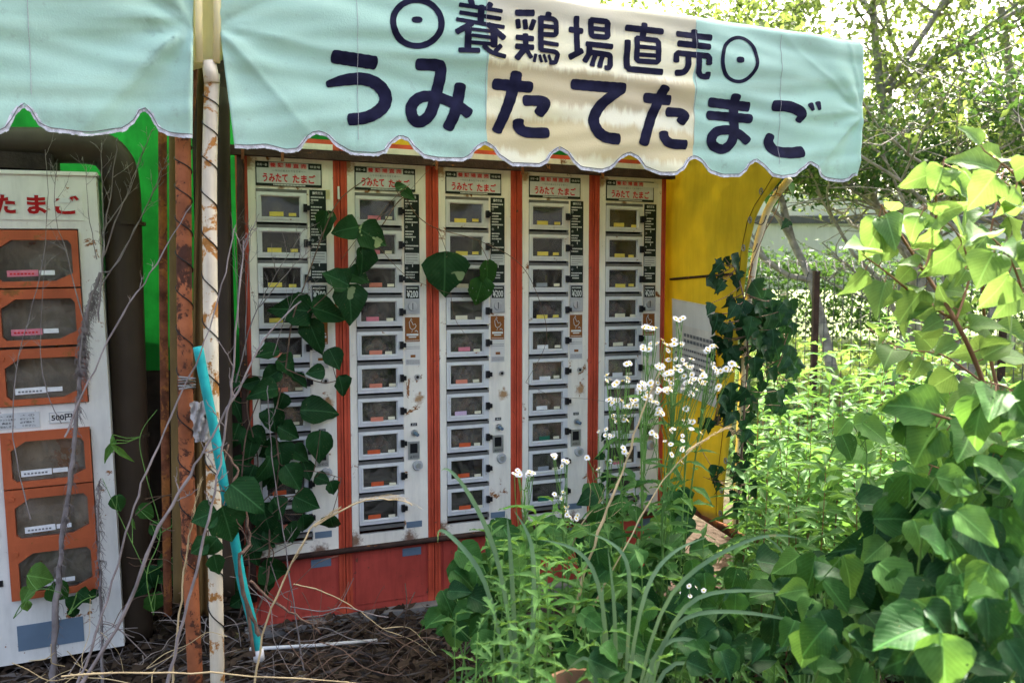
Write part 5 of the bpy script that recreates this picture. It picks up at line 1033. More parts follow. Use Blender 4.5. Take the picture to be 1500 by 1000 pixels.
# bright shrub reaching in from the right
def branch_shrub(name, label, branches, kinds, seed, cat='shrub', smat='redstem', szr=(50, 85)):
    rr = random.Random(seed); b0 = branches[0]; base = at(*b0[1][0], b0[0]); base.z = gh(base.x, base.y); e = empty(name, base, label, cat); S = MB()
    for (D, pts, n, sz, r) in branches:
        P = catmull([at(x, y, D + .05 * math.sin(i * 1.7)) for i, (x, y) in enumerate(pts)], 7); S.tube([p - base for p in P], [r * (1 - .75 * i / len(P)) for i in range(len(P))], 6)
        side = 1
        n = int(n * .95)
        for i in range(n):
            f = (i + .5) / n; f = f ** .8; p = P[min(len(P) - 1, int(f * (len(P) - 1)))]; d0 = (P[min(len(P) - 1, int(f * (len(P) - 1)) + 1)] - P[max(0, int(f * (len(P) - 1)) - 1)]).normalized(); side = -side if rr.random() < .8 else side
            lat = d0.cross(Vector((0, -1, 0))).normalized() * side
            tip = d0 * .5 + lat * rr.uniform(.3, .9) + Vector((0, rr.uniform(-.4, .2), -.65 + rr.uniform(-.3, .3))); size = .80 * sz * rr.uniform(.5, 1.2) / F_PX * D
            pos = p + tip.normalized() * .02 + Vector((0, 0, -.005)); leaf(e, base, rr.choice(kinds), pos, size, tip, Vector((0, -.6, .6)) + rv(rr, .8), rr)
            S.tube([p - base, pos - base], .0013, 4, False)
    S.build('branch', M[smat], e, smooth=True); return e
branch_shrub('leafy_shrub', 'tall shrub with big backlit yellow green leaves reaching in at the upper right', [
    (1.75, [(1520, 900), (1480, 700), (1440, 560), (1400, 470), (1355, 400), (1310, 330), (1290, 300)], 30, 66, .007),
    (1.75, [(1400, 470), (1350, 440), (1300, 400), (1262, 372)], 10, 70, .004), (1.9, [(1480, 640), (1450, 520), (1440, 420), (1455, 320), (1470, 250)], 20, 80, .005),
    (1.7, [(1355, 400), (1370, 330), (1372, 260), (1385, 230)], 11, 60, .0035), (1.6, [(1520, 560), (1500, 440), (1480, 380), (1450, 345)], 12, 84, .004), (1.9, [(1440, 560), (1380, 520), (1320, 510), (1270, 480)], 12, 56, .003),
    (1.5, [(1560, 420), (1520, 300), (1480, 250), (1440, 220)], 10, 74, .004), (1.7, [(1400, 470), (1420, 400), (1400, 340), (1350, 300)], 10, 66, .003)], ['sh'], 61)
branch_shrub('leafy_shrub', 'second shrub of drooping lobed leaves at the right edge, below the backlit one', [
    (1.6, [(1530, 900), (1500, 720), (1440, 640), (1380, 610), (1330, 600)], 22, 72, .006), (1.8, [(1500, 720), (1420, 700), (1360, 680)], 12, 66, .004), (1.5, [(1530, 800), (1520, 660), (1490, 580), (1450, 560)], 14, 84, .005)], ['kb', 'km', 'kb'], 62)

# grass tufts: each blade a part
def tuft(label, px, py, D, blades, seed, mat='blade', name='grass_tuft', w=.007, grp='tufts of long grass'):
    rr = random.Random(seed); b = at(px, py, D); base = Vector((b.x, b.y, min(b.z, gh(b.x, b.y)))); e = empty(name, base, label, 'grass', grp)
    for bl in blades:
        if isinstance(bl, tuple) and bl and isinstance(bl[0], (int, float)):     # random blade: angle, length
            a, L_ = bl; d = Vector((math.sin(a), rr.uniform(-.6, .4), 0)); P = [base + Vector((rr.uniform(-.03, .03), rr.uniform(-.03, .03), 0))]; up = rr.uniform(.75, 1.0)
            for q in range(1, 6): f = q / 5; P.append(P[0] + d * L_ * f * .8 + Vector((0, 0, L_ * (up * f - .75 * f * f * abs(math.sin(a)) - .1 * f * f))))
        else: P = [base + Vector((0, 0, 0))] + [at(x, y, D + .02 * i) for i, (x, y) in enumerate(bl)]
        Q = catmull(P, 4)
        for _ in range(14): Q = [Q[0]] + [Q[i] * .5 + (Q[i - 1] + Q[i + 1]) * .25 for i in range(1, len(Q) - 1)] + [Q[-1]]
        mb = MB(); n = len(Q)
        for i, p in enumerate(Q):
            d = (Q[min(i + 1, n - 1)] - Q[max(0, i - 1)]).normalized(); s = d.cross(Vector((0, -.8, .6))).normalized(); f = i / (n - 1); ww = w * .72 * (.5 + 1.2 * f if f < .4 else 1 * (1 - ((f - .4) / .6) ** 2) + .02)
            nn = s.cross(d) * ww * .2
            mb.v += [tuple(p - base - s * ww + nn), tuple(p - base), tuple(p - base + s * ww + nn)]
        mb.f = [(i * 3 + c, i * 3 + c + 1, i * 3 + c + 4, i * 3 + c + 3) for i in range(n - 1) for c in (0, 1)]; mb.mi = [0] * len(mb.f)
        mb.build('blade', M[mat], e, smooth=True)
    return e
tuft('pair of thick dark grass blades bent over before the middle machine', 770, 960, 1.75, [[(755, 900), (725, 800), (690, 720), (652, 676), (646, 690)], [(740, 890), (700, 830), (660, 780), (638, 768), (642, 795)], [(752, 880), (748, 800), (742, 752)], [(780, 850), (790, 800), (752, 746)]], 71, w=.0075)
tuft('fan of long pale blades arching to the right across the foreground', 900, 1010, 1.6, [[(930, 900), (1000, 850), (1080, 790), (1140, 778), (1180, 790)], [(950, 900), (1020, 870), (1100, 862), (1180, 868)], [(940, 930), (1000, 900), (1080, 890), (1180, 910), (1220, 930)], [(930, 950), (980, 930), (1050, 940), (1130, 1000)], [(900, 900), (870, 820), (830, 795), (790, 790)], [(920, 900), (930, 830), (900, 790), (860, 780)], [(915, 900), (960, 840), (985, 800), (1040, 785)], [(880, 940), (860, 960), (820, 990)], [(905, 950), (900, 880), (890, 800)], [(935, 950), (1010, 960), (1060, 1010)], [(890, 950), (880, 900), (884, 850)]], 72, w=.006)
tuft('thin grass tuft among the foreground weeds right of the fan of blades', 1000, 1005, 1.7, [(rr.uniform(-1.2, 1.2), rr.uniform(.2, .42)) for _ in range(26)], 73, w=.003)
tuft('thin grass tuft growing between the two flower pots', 860, 1000, 1.7, [(rr.uniform(-.8, .8), rr.uniform(.2, .38)) for _ in range(26)], 74, w=.0032)
tuft('thin grass tuft on the litter left of the creeper', 640, 985, 2.2, [(rr.uniform(-1.3, 1.3), rr.uniform(.12, .3)) for _ in range(22)], 75, w=.0025)
tuft('thin grass tuft at the bottom left under the white machine', 60, 1005, 2.3, [(rr.uniform(-1.3, 1.3), rr.uniform(.08, .2)) for _ in range(24)], 76, w=.003)
tuft('arching single blades before the bottom right bush', 1180, 905, 2.2, [[(1190, 850), (1230, 815), (1290, 818), (1330, 870)], [(1200, 880), (1230, 900), (1280, 950)], [(1170, 850), (1150, 800), (1110, 780)]], 77, w=.006)

# straw stalks and dead stems
def stalk(name, label, cat, D, paths, mat='straw', seed=0, grp=None, use_t=False):
    rr = random.Random(seed); f_ = (lambda x, y, d: FW(x, y, d)) if use_t else (lambda x, y, d: at(x, y, d)); x, y = paths[0][1][0]; base = f_(x, y, D); e = empty(name, base, label, cat, grp); mb = MB()
    for (r, pts) in paths:
        P = catmull([f_(px, py, D + .012 * math.sin(i * 2.1 + seed)) for i, (px, py) in enumerate(pts)], 5); P = [P[0]] + [p + rv(rr, min(.0035, r * .8)) for p in P[1:]]; r *= .82; mb.tube([p - base for p in P], [r * (1 - .6 * i / len(P)) * rr.uniform(.8, 1.25) for i in range(len(P))], 5, False)
    mb.build('stem', M[mat], e, smooth=True); return e
def plume(pts, n, L_, rr): # fine bristles along a path end
    out = []
    P = catmull([Vector((x, y)) for x, y in pts], 6)
    for _ in range(n):
        i = rr.randrange(len(P) - 2); p = P[i]; d = (P[i + 1] - p).normalized(); a = p + Vector((rr.uniform(-1, 1), rr.uniform(-1, 1))); out.append((.0007, [tuple(a), tuple(a + d * L_ * .5 + Vector((rr.uniform(-2, 2), rr.uniform(-3, 0)))), tuple(a + d * L_ + Vector((rr.uniform(-4, 4), rr.uniform(-4, 4))))]))
    return out
rr = random.Random(9)
stalk('straw_stalk', 'long pale straw with a feathery plume arching before the leftmost machines', 'dry grass', 2.1, [(.0038, [(372, 1010), (390, 910), (430, 820), (460, 770), (500, 742)]), (.0035, [(460, 770), (520, 738), (560, 730), (605, 738)])] + plume([(430, 822), (470, 765), (520, 738), (570, 728), (608, 740)], 36, 26, rr), seed=1)
stalk('straw_stalk', 'pale straw stalk with frayed tip standing left of the turquoise pipe', 'dry grass', 2.2, [(.004, [(250, 1010), (262, 900), (275, 800), (285, 740)])] + plume([(270, 840), (284, 750), (292, 712)], 26, 22, rr), seed=2)
stalk('straw_stalk', 'long bare straw leaning right from the pots up to the white flowers', 'dry grass', 1.9, [(.0048, [(838, 905), (870, 800), (905, 710), (935, 620), (965, 545)])], seed=3)
stalk('straw_stalk', 'bent straw with a nodding seed head before the yellow tarpaulin', 'dry grass', 1.95, [(.003, [(830, 960), (900, 830), (960, 720), (1010, 660), (1040, 640)])] + plume([(1005, 662), (1040, 640), (1066, 628), (1072, 640)], 40, 18, rr), seed=4)
stalk('straw_stalk', 'fallen straw stalk lying across the bottom left', 'dry grass', 1.9, [(.0035, [(90, 990), (250, 984), (400, 990), (560, 1005)])], seed=5)
stalk('straw_stalk', 'thin straw arching from the litter below the second machine', 'dry grass', 2.5, [(.0026, [(430, 855), (470, 865), (520, 890), (560, 920), (600, 935), (640, 960)]), (.002, [(560, 920), (600, 920), (640, 960)])], 'straw', seed=6)
stalk('dry_weed', 'fine branched pale dry weed standing by the foot of the fourth machine', 'dry weed', 2.3, [(.0022, [(838, 800), (850, 770), (875, 740), (905, 705)]), (.0013, [(850, 770), (890, 760), (930, 725)]), (.0013, [(860, 757), (865, 720), (858, 690)]), (.0012, [(875, 740), (890, 700), (885, 670)]), (.0012, [(870, 750), (910, 735), (925, 745)]), (.001, [(880, 735), (868, 700), (872, 680)])] , 'straw', seed=8)
def dead_shrub(name, label, D, paths, seed, grp='dead grey stems on the left', mat='drystem', twig=5, use_t=True, tl=30, hair=0):
    rr = random.Random(seed); ex = []
    for (r, pts) in paths:
        P = catmull([Vector((x, y)) for x, y in pts], 6); n = len(P)
        for q in range(twig):
            i = int(n * rr.uniform(.35, .98)); i = min(i, n - 2); p = P[i]; d = (P[i + 1] - P[i]).normalized(); sgn = rr.choice((-1, 1)); a = rr.uniform(.35, .9) * sgn; d2 = Vector((d.x * math.cos(a) - d.y * math.sin(a), d.x * math.sin(a) + d.y * math.cos(a))); L_ = tl * rr.uniform(.4, 1.3)
            e1 = p + d2 * L_ * .5 + Vector((rr.uniform(-3, 3), -2)); e2 = p + d2 * L_ + Vector((rr.uniform(-4, 4), -5)); ex.append((r * .38, [tuple(p), tuple(e1), tuple(e2)]))
            for _ in range(2):
                f3 = e1 + Vector((rr.uniform(-10, 10), rr.uniform(-14, -2))); ex.append((r * .24, [tuple(e1), tuple(e1.lerp(f3, .5) + Vector((1, 0))), tuple(f3)]))
        for q in range(hair):
            i = rr.randrange(n - 1); p = P[i] + Vector((rr.uniform(-4, 4), 0)); ex.append((.0012, [tuple(p), tuple(p + Vector((rr.uniform(-6, 8), rr.uniform(3, 10)))), tuple(p + Vector((rr.uniform(-9, 13), rr.uniform(10, 24))))]))
    return stalk(name, label, 'dead stem', D, paths + ex, mat, seed, grp, use_t)
dead_shrub('dead_shrub', 'dead grey bush fanning up over the right edge of the white machine', .22, [(.004, [(145, 470), (150, 380), (155, 330), (165, 260), (172, 200)]), (.003, [(150, 380), (175, 310), (200, 250), (222, 190)]), (.003, [(148, 420), (190, 350), (225, 280), (246, 225)]), (.0025, [(152, 340), (150, 270), (148, 210)]), (.0025, [(155, 330), (190, 280), (205, 230)]), (.0025, [(150, 400), (175, 380), (235, 260), (252, 232)]), (.002, [(142, 380), (130, 310), (126, 240)])], 31, twig=6, tl=26)
dead_shrub('withered_vine', 'thick dead vine with shaggy rootlets hanging down the right side of the white machine', .15, [(.013, [(78, 1000), (82, 900), (92, 790), (104, 690), (112, 620), (118, 540), (128, 460), (146, 400)]), (.006, [(118, 540), (122, 480), (140, 420)])], 32, mat='drystem', twig=0, hair=320)
dead_shrub('withered_vine', 'second dead vine trailing down the lower right edge of the white machine', .17, [(.007, [(150, 1000), (148, 900), (146, 820), (144, 740), (148, 700)])], 33, mat='drystem', twig=0, hair=130)
dead_shrub('dead_shrub', 'long straight dead stem leaning right across the dark gap to the white pole', .9, [(.0042, [(110, 1010), (150, 900), (185, 780), (215, 690), (260, 590), (300, 500), (330, 400), (345, 330)])][:1], 34, twig=0)
dead_shrub('dead_shrub', 'thick bare stem crossing before the turquoise pipe', .95, [(.0062, [(120, 1000), (180, 900), (225, 790), (270, 710), (310, 640), (350, 570), (385, 500), (440, 440)])], 35, twig=5, tl=34)
dead_shrub('dead_shrub', 'upright grey dead stem standing left of the turquoise pipe', 1.0, [(.0055, [(245, 1000), (275, 880), (305, 760), (325, 660), (340, 560), (350, 440), (358, 350)])], 36, twig=9, tl=40)
dead_shrub('dead_shrub', 'pale dead twigs before the upper doors of the leftmost machine', .30, [(.003, [(345, 560), (370, 470), (405, 400), (450, 330)]), (.0025, [(360, 520), (362, 420), (368, 330)]), (.0025, [(380, 450), (420, 400), (470, 350)]), (.002, [(350, 480), (345, 380), (338, 310)]), (.002, [(400, 520), (430, 440), (470, 420)])], 37, twig=9, tl=34)
dead_shrub('dead_shrub', 'slender grey stem hanging before the lower doors of the leftmost machine', .45, [(.0036, [(448, 1000), (430, 880), (415, 780), (400, 680), (394, 620), (392, 565)])], 38, twig=3, tl=20)
dead_shrub('dead_shrub', 'two thin pale stems curving down the face of the white machine', .25, [(.0026, [(45, 760), (20, 640), (28, 520), (60, 400), (70, 300), (66, 220)]), (.0026, [(125, 480), (100, 380), (80, 310), (84, 240)]), (.0022, [(90, 620), (65, 560), (60, 480), (66, 380)])], 39, twig=5, tl=40)
dead_shrub('dead_shrub', 'thin dead stem from the leaning vine up to the upper left of the gap', .75, [(.0038, [(95, 640), (130, 560), (180, 460), (230, 385), (280, 300)])], 40, twig=3, tl=20)
dead_shrub('dead_shrub', 'twisted dead root coiling around the turquoise pipe', .88, [(.007, [(380, 930), (360, 880), (350, 820), (366, 790), (356, 740), (340, 715), (348, 690), (330, 660), (318, 670)]), (.005, [(366, 850), (400, 880), (440, 905), (470, 925)])], 41, mat='vinebark', twig=2, tl=30)

traced_vine('young_creeper', 'pale mottled leaf sprig before the lower orange door of the white machine', 'creeper', [(.2, .002, [(20, 905), (35, 880), (60, 862), (90, 868)])], [(62, 845, 44, 70, 'kb'), (88, 868, 34, 40, 'km'), (38, 872, 30, -30, 'kb'), (40, 888, 20, 0, 'kb')], 'kb', 'greenstem', .3, seed=15)
traced_vine('young_creeper', 'thin creeper with small leaves in the dark gap right of the white machine', 'creeper', [(.3, .002, [(225, 900), (215, 840), (235, 780), (215, 700), (205, 640), (230, 600)]), (.3, .0018, [(235, 780), (280, 760), (300, 790)]), (.3, .0015, [(215, 840), (170, 745), (150, 700)])],
            [(222, 845, 40, 10, 'kd'), (246, 848, 34, 50, 'kd'), (262, 828, 34, 20, 'kd'), (238, 824, 26, -60, 'kd'), (205, 865, 34, -40, 'kd'), (228, 885, 34, 0, 'km'), (174, 738, 26, 10, 'km'), (215, 750, 26, 60, 'km'), (196, 768, 20, 10, 'lb'), (255, 770, 26, -30, 'kd'), (160, 662, 44, -30, 'lb', .4), (180, 662, 44, 50, 'lb', .4), (165, 650, 30, 0, 'lb', .4), (232, 775, 24, 50, 'km')], 'kd', 'greenstem', .35, seed=16)
traced_vine('young_creeper', 'tiny creeper leaves at the foot of the white machine', 'creeper', [(.3, .0018, [(100, 900), (120, 880), (140, 872)])], [(108, 884, 26, -20, 'kd'), (124, 874, 28, 50, 'kd'), (140, 870, 20, 80, 'kd'), (108, 898, 20, 0, 'kd')], 'kd', 'greenstem', .35, seed=17)
def tangle(name, label, reg, n, seed, mat, D0, D1, r0=.0016):
    rr = random.Random(seed); x0, x1, y0, y1 = reg; base = at((x0 + x1) / 2, y1, D0); base.z = gh(base.x, base.y); e = empty(name, base, label, 'dry grass', 'tangles of dead stems on the ground'); mb = MB()
    for _ in range(n):
        x, y = rr.uniform(x0, x1), rr.uniform(y0, y1); D = rr.uniform(D0, D1); p = at(x, y, D); p.z = max(p.z, gh(p.x, p.y) + .01); P = [p]; d = Vector((rr.uniform(-1, 1), rr.uniform(-.6, .3), rr.uniform(-.2, .5))).normalized()
        for q in range(rr.randint(3, 6)): d = (d + rv(rr, .45)).normalized(); z = P[-1] + d * rr.uniform(.03, .07); z.z = max(z.z, gh(z.x, z.y) + .006); P.append(z)
        r_ = r0 * rr.uniform(.5, 1.5); mb.tube([q - base for q in catmull(P, 3)], r_, 4, False)
    o = mb.build('stems', M[mat], e, smooth=True); o['kind'] = 'stuff'; return e
tangle('dead_stem_tangle', 'tangle of grey dead stems on the ground around the pole feet', (170, 470, 880, 990), 36, 81, 'drystem', 2.3, 2.8, .0012)
tangle('dead_stem_tangle', 'tangle of brown dead runners before the base of the second machine', (390, 690, 915, 1000), 44, 82, 'vinebark', 2.3, 2.9, .0012)
tangle('dead_stem_tangle', 'pale dry straw scraps at the bottom left below the white machine', (0, 250, 965, 1000), 14, 83, 'straw', 2.2, 2.6, .0012)
tangle('dead_stem_tangle', 'tangle of dry stems in the dark gap behind the lower poles', (170, 400, 740, 880), 40, 84, 'vinebark', 2.7, 3.2, .0014)
# flower pots
def pot(px, py, D, r, h, lab):
    c = at(px, py, D); b = Vector((c.x, c.y, c.z - h)); e = empty('flower_pot', b, lab, 'flower pot', 'old flower pots')
    mb = MB(); k = 24; prof = [(r * .72, 0), (r * .95, h * .84), (r * 1.06, h * .84), (r * 1.08, h), (r * .95, h), (r * .90, h * .8), (r * .6, h * .75)]
    for (q, z) in prof: mb.v += [(q * math.cos(2 * math.pi * i / k), q * math.sin(2 * math.pi * i / k), z) for i in range(k)]
    mb.f = [(j * k + i, j * k + (i + 1) % k, (j + 1) * k + (i + 1) % k, (j + 1) * k + i) for j in range(len(prof) - 1) for i in range(k)]; mb.mi = [0] * len(mb.f); mb.build('pot', M['pot'], e, smooth=False)
    MB().disc((0, 0, h * .74), (0, 0, 1), r * .88, k, .006).build('soil', M['ground'], e)
pot(722, 893, 2.35, .058, .15, 'clay flower pot half hidden by creeper leaves, left of the straw stalk'); pot(893, 896, 2.35, .058, .15, 'clay flower pot between the creeper leaves, right of the straw stalk'); pot(852, 1004, 1.66, .075, .15, 'front clay pot at the bottom edge under the grass')
MB_ = MB(); MB_.box(-.03, .03, -.01, .01, -.02, .26); o = MB_.build('white_board', M['paper'], None, Matrix.Translation((at(706, 975, 1.9).x, 1.9, GZ))); tag(o, 'narrow white board standing under the left flower pot leaves', 'board')

# ================================================================ FAR SIDE: fence, wall, trees
FY = 7.2
fe = empty('wire_fence', Vector((2.3, FY, gh(2.3, FY))), 'dark wire mesh fence with a bent top edge behind the thicket', 'fence'); fb = fe.matrix_basis.translation
ftop = at(1200, 380, FY).z - fb.z; mb = MB(); rz = .10
for i in range(60):
    x = -1.0 + i * .085; dy = x * .04
    mb.tube([(x, dy, 0), (x, dy, ftop - .16), (x, dy - .05, ftop - .11), (x, dy, ftop - .07), (x + .03, dy + .10, ftop)], .0055, 4, False)
for z in [.12 + .13 * q for q in range(int((ftop - .2) / .13))] + [ftop - .16, ftop - .02]:
    mb.tube([(-1.0, -.04, z), (4.0, .16, z)], .0028, 4, False)
tag(mb.build('wire_mesh', M['fwire'], fe), kind='stuff')
for x in (-.55, .45, 2.2, 3.6):
    MB().box(x - .025, x + .025, -.02 + x * .04, .03 + x * .04, -.1, ftop - .1).build('post', M['darkbar'], fe)
wy = 15.0; wl_ = at(1120, 345, wy); wr_ = at(1520, 345, wy); wt = at(1200, 285, wy).z; wb = at(1200, 362, wy).z
w_ = empty('white_wall', Vector(((wl_.x + wr_.x) / 2, wy, wb - .6)), 'low white wall with a dark band, far behind the wire fence', 'wall'); hw = (wr_.x - wl_.x) / 2 + 1.2; b_ = w_.matrix_basis.translation
mb = MB().box(-hw, hw, 0, .3, -.2, wt - b_.z); mb.build('wall_face', M['whitewall'], w_); z_ = at(1200, 322, wy).z - b_.z; MB().box(-hw - .05, hw + .05, -.06, -.003, z_ - .07, z_ + .07).build('dark_band', M['asphalt'], w_)
def leaf_cloud(name, pts, size, mat, parent, seed, up=.3, jit=.25, kind='stuff', ratio=.55):
    """pts: n x 3 positions local to the parent; one folded diamond leaf at each"""
    rs = np.random.RandomState(seed); n = len(pts); sz = size * rs.uniform(.6, 1.3, (n, 1)); d = rs.normal(size=(n, 3)); d[:, 2] -= .3; d /= np.linalg.norm(d, axis=1)[:, None]
    nn = rs.normal(size=(n, 3)) * .6; nn[:, 2] += up * 3; s = np.cross(d, nn); s /= np.linalg.norm(s, axis=1)[:, None] + 1e-6; nr = np.cross(s, d)
    p = np.asarray(pts); a = p; b = p + d * sz * .45 + s * sz * ratio * .5 + nr * sz * .08; c = p + d * sz; e = p + d * sz * .45 - s * sz * ratio * .5 + nr * sz * .08; m_ = p + d * sz * .5
    V = np.stack([a, b, c, e], 1).reshape(-1, 3); idx = np.arange(n)[:, None] * 4; F = np.concatenate([idx + np.array([[0, 1, 2]]), idx + np.array([[0, 2, 3]])], 0)
    me = bpy.data.meshes.new(name); me.vertices.add(len(V)); me.vertices.foreach_set('co', V.ravel()); me.loops.add(F.size); me.loops.foreach_set('vertex_index', F.ravel().astype(np.int32)); me.polygons.add(len(F)); me.polygons.foreach_set('loop_start', np.arange(0, F.size, 3, dtype=np.int32)); me.polygons.foreach_set('loop_total', np.full(len(F), 3, dtype=np.int32))
    me.materials.append(mat); me.update(calc_edges=True); o = mk(name, me, parent)
    if kind: o['kind'] = kind
    return o
def tree(label, x, y, lean, height, spread, nleaf, seed, mat='treeleaf', trunk_r=.07, leaf_s=.07, low=.72, name='tree', grp='trees behind the fence', droop=.2):
    rr = random.Random(seed); base = Vector((x, y, gh(x, y) - .1)); e = empty(name, base, label, 'tree', grp); S = MB(); tips = []
    def grow(p, d, L_, r, lev):
        P = [p]; n = 5
        for i in range(n): d = (d + rv(rr, .22) + Vector((0, 0, .06 if lev < 2 else -droop * .2))).normalized(); P.append(P[-1] + d * L_ / n)
        S.tube(P, [r * (1 - .5 * i / n) for i in range(n + 1)], 7 if lev < 2 else 4, False)
        if lev >= 2: tips.extend(P[1:])
        if lev == 3: return
        for q in range((5, 5, 4)[lev]):
            i = rr.randint(2 if lev == 0 else 1, n); a = rr.uniform(0, 2 * math.pi); side = Vector((math.cos(a), math.sin(a), rr.uniform(-.1, .8))).normalized()
            grow(P[i], (d * .35 + side * .9).normalized(), L_ * rr.uniform(.5, .72) * (spread if lev == 0 else 1), r * .5, lev + 1)
    grow(Vector((0, 0, 0)), Vector((lean, 0, 1)).normalized(), height * .6, trunk_r, 0)
    S.build('trunk', M['bark'], e, smooth=True); rs = np.random.RandomState(seed); T = np.array([tuple(t) for t in tips]); T = T[T[:, 2] + base.z > (2.45 if y < 10 else 3.0)]
    w = rs.uniform(0, 1, len(T)) ** 2 + .05; pick = rs.choice(len(T), nleaf, p=w / w.sum()); pts = T[pick] + rs.normal(size=(nleaf, 3)) * .13
    leaf_cloud('crown', pts, leaf_s, M[mat], e, seed, kind=None); return e
TR = [(5.4, 10.6, 0, 8.0, 1.3, 13000, 16, 'treeleaf', .09, .10, 'high tree whose top fills the gap above the bare twigs'),
      (4.55, 7.9, .25, 4.4, 1.4, 500, 14, 'treeleaf', .045, .08, 'almost bare tree with many pale grey twigs, above the fence'), (6.2, 8.8, -.3, 4.9, 1.4, 500, 15, 'treeleaf', .05, .08, 'almost bare tree with tangled pale twigs at the upper right'),
      (5.9, 8.2, .5, 4.6, 1.3, 7000, 12, 'treedark', .06, .08, 'slanting many branched tree at the upper right'), (7.4, 11.8, 0, 8.6, 1.3, 14000, 13, 'treeleaf', .1, .11, 'tall pale tree filling the upper right corner'),
      (3.55, 8.6, .04, 4.2, 1.1, 9000, 1, 'treeleaf', .07, .075, 'slim tree with a pale trunk just right of the awning end'), (4.1, 8.9, .35, 4.0, 1.2, 8000, 2, 'treedark', .06, .075, 'tree with a leaning forked grey trunk beyond the fence'),
      (5.3, 9.2, -.15, 4.4, 1.2, 9000, 3, 'treeleaf', .09, .08, 'spreading tree with grey limbs before the white wall'), (2.0, 10.5, .1, 5.4, 1.2, 11000, 4, 'treeleaf', .09, .09, 'tall tree rising behind the lettered awning'),
      (.6, 11.5, .1, 5.6, 1.3, 10000, 5, 'treedark', .10, .09, 'tall darker tree showing over the middle of the awning'), (7.3, 10.0, -.25, 4.6, 1.3, 7000, 6, 'treeleaf', .10, .085, 'dark tree at the far right beyond the shrub'), (6.0, 17.5, 0, 6.2, 1.2, 10000, 7, 'treedark', .10, .10, 'tall dark tree before the far white wall')]
for (x, y, ln, h, sp_, nl, sd_, mt, tr, ls, lab) in TR: tree(lab, x, y, ln, h, sp_, nl, sd_, mt, tr, ls)
e = empty('overhanging_tree', Vector((5.2, 4.0, gh(5.2, 4.0) - .1)), 'tree beside the thicket whose high crown overhangs and shades the lower right', 'tree'); b_ = e.matrix_basis.translation
S = MB(); hub = Vector((4.9, 4.1, 2.8)) - b_; S.tube(catmull([Vector((0, 0, 0)), Vector((-.1, .05, 1.4)), hub], 5), [.11 - .004 * i for i in range(11)], 8); rr = random.Random(90)
for q in range(16): p = Vector((rr.uniform(1.1, 4.2), rr.uniform(3.5, 5.2), rr.uniform(4.1, 4.6))) - b_; S.tube(catmull([hub, hub.lerp(p, .5) + Vector((0, 0, .45)), p], 5), [.035 - .003 * i for i in range(11)], 5, False)
S.build('trunk', M['bark'], e, smooth=True); rs = np.random.RandomState(91); u = rs.normal(size=(7500, 3)); u /= np.linalg.norm(u, axis=1)[:, None]; u *= rs.uniform(0, 1, (7500, 1)) ** .4
leaf_cloud('crown', u * np.array([1.7, .85, .45]) + np.array([2.6, 4.55, 4.35]) - np.array(b_), .11, M['treeleaf'], e, 92, kind=None)
# far wood, bushes under the wall, ground cover
rs = np.random.RandomState(4)
def cloud_pts(n, x0, x1, y0, y1, z0, z1, lump=1.0, seed=0, thr=.0):
    rs = np.random.RandomState(seed); c = rs.uniform((x0, y0, z0), (x1, y1, z1), (max(6, n // 70), 3)); i = rs.randint(0, len(c), n); return c[i] + rs.normal(size=(n, 3)) * np.array([lump, lump, lump * .7])
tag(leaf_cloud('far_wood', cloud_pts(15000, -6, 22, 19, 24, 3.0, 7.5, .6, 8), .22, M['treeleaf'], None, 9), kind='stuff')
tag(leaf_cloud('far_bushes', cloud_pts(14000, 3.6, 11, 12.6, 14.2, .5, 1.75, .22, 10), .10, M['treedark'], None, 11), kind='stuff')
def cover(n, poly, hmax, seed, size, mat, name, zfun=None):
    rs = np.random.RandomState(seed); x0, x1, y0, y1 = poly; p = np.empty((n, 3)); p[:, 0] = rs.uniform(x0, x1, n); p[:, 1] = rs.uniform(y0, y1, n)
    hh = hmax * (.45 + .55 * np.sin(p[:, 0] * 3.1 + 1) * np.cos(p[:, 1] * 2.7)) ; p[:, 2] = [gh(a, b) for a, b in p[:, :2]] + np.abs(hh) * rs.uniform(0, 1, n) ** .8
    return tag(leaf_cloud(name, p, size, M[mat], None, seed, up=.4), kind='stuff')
cover(9000, (1.55, 5.2, 3.5, 7.0), .55, 21, .16, 'cover', 'undergrowth'); cover(5000, (.95, 3.2, 2.0, 3.4), .30, 22, .075, 'cover', 'undergrowth')
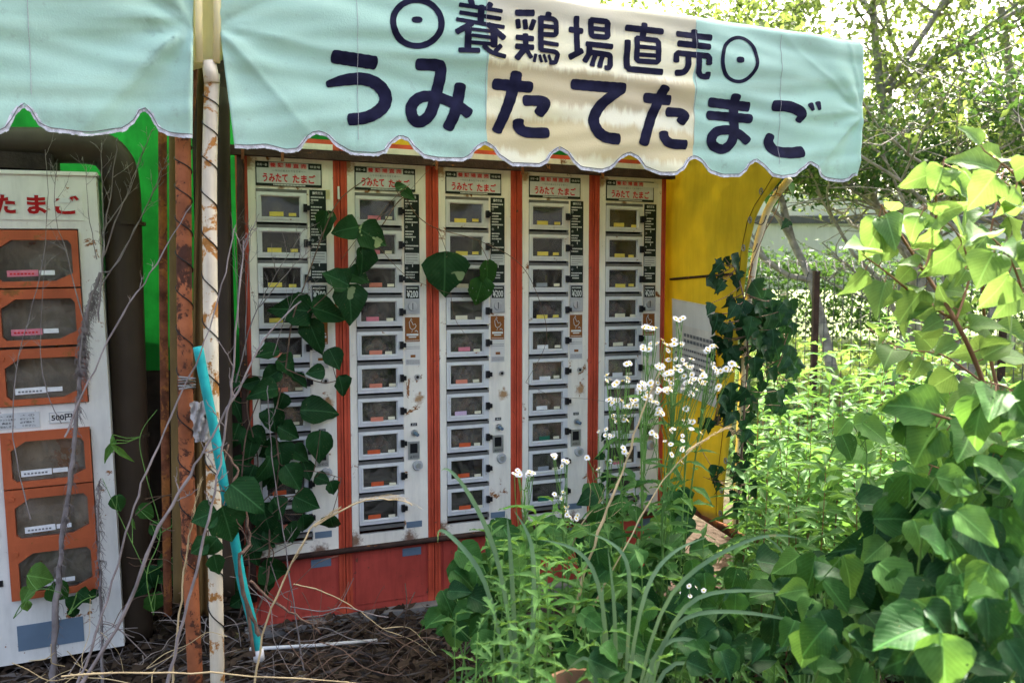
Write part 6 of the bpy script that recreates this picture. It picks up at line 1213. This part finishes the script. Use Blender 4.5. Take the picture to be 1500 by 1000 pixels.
cover(16000, (1.2, 9, 7.3, 12.5), .42, 23, .12, 'grassfar', 'sunlit_grass'); cover(1500, (-.2, 1.3, 1.5, 2.7), .10, 24, .05, 'cover', 'undergrowth')
def bits(n, reg, seed, mat, name, L_, w):
    rs = np.random.RandomState(seed); V = []; F = []; x0, x1, y0, y1 = reg
    for i in range(n):
        x, y = rs.uniform(x0, x1), rs.uniform(y0, y1); z = gh(x, y) + rs.uniform(0, .035); a = rs.uniform(0, math.pi); l = L_ * rs.uniform(.3, 1.4); dx, dy = math.cos(a) * l, math.sin(a) * l; dz = rs.uniform(-.35, .5) * l; ww = w * rs.uniform(.5, 1.3)
        k = len(V); V += [(x - dx, y - dy, z), (x + dy / l * ww, y - dx / l * ww, z + .004), (x + dx, y + dy, z + dz), (x - dy / l * ww, y + dx / l * ww, z + .008 + w * .3)]; F += [(k, k + 1, k + 2), (k, k + 2, k + 3)]
    me = bpy.data.meshes.new(name); me.from_pydata(V, [], F); me.materials.append(M[mat]); me.update(); o = mk(name, me); o['kind'] = 'stuff'
bits(7000, (-1.9, 1.4, 1.7, 3.7), 51, 'dryleaf', 'leaf_litter', .028, .016); bits(5000, (-1.9, 1.4, 1.7, 3.7), 52, 'drytwig', 'twig_litter', .055, .0016)
bits(2500, (1.2, 3.0, 2.6, 4.4), 53, 'dryleaf', 'leaf_litter', .03, .012)

traced_vine('young_creeper', 'three small yellow green leaves at the bottom edge left of the bottom right bush', 'creeper', [(1.35, .0018, [(1075, 1000), (1095, 975), (1110, 960)])], [(1068, 968, 34, -10, 'kb'), (1104, 975, 44, 10, 'kb'), (1132, 985, 40, 40, 'kb')], 'kb', 'greenstem', .3, seed=31, tdef=1.35)
M['pale'] = leaf_mat('pale silvery leaf', (.36, .42, .30), (.42, .48, .36), .6, .3); LV['pl'] = [leaf_mesh('ovate', M['pale'], q, .1, .2) for q in range(8)]
traced_vine('pale_leaf_weed', 'small weed with one pale silvery leaf facing up before the arching blades', 'weed', [(1.45, .0018, [(790, 1000), (798, 970), (804, 955)])], [(804, 950, 26, 40, 'pl'), (790, 985, 24, -40, 'kb')], 'pl', 'greenstem', .3, seed=32, tdef=1.45)
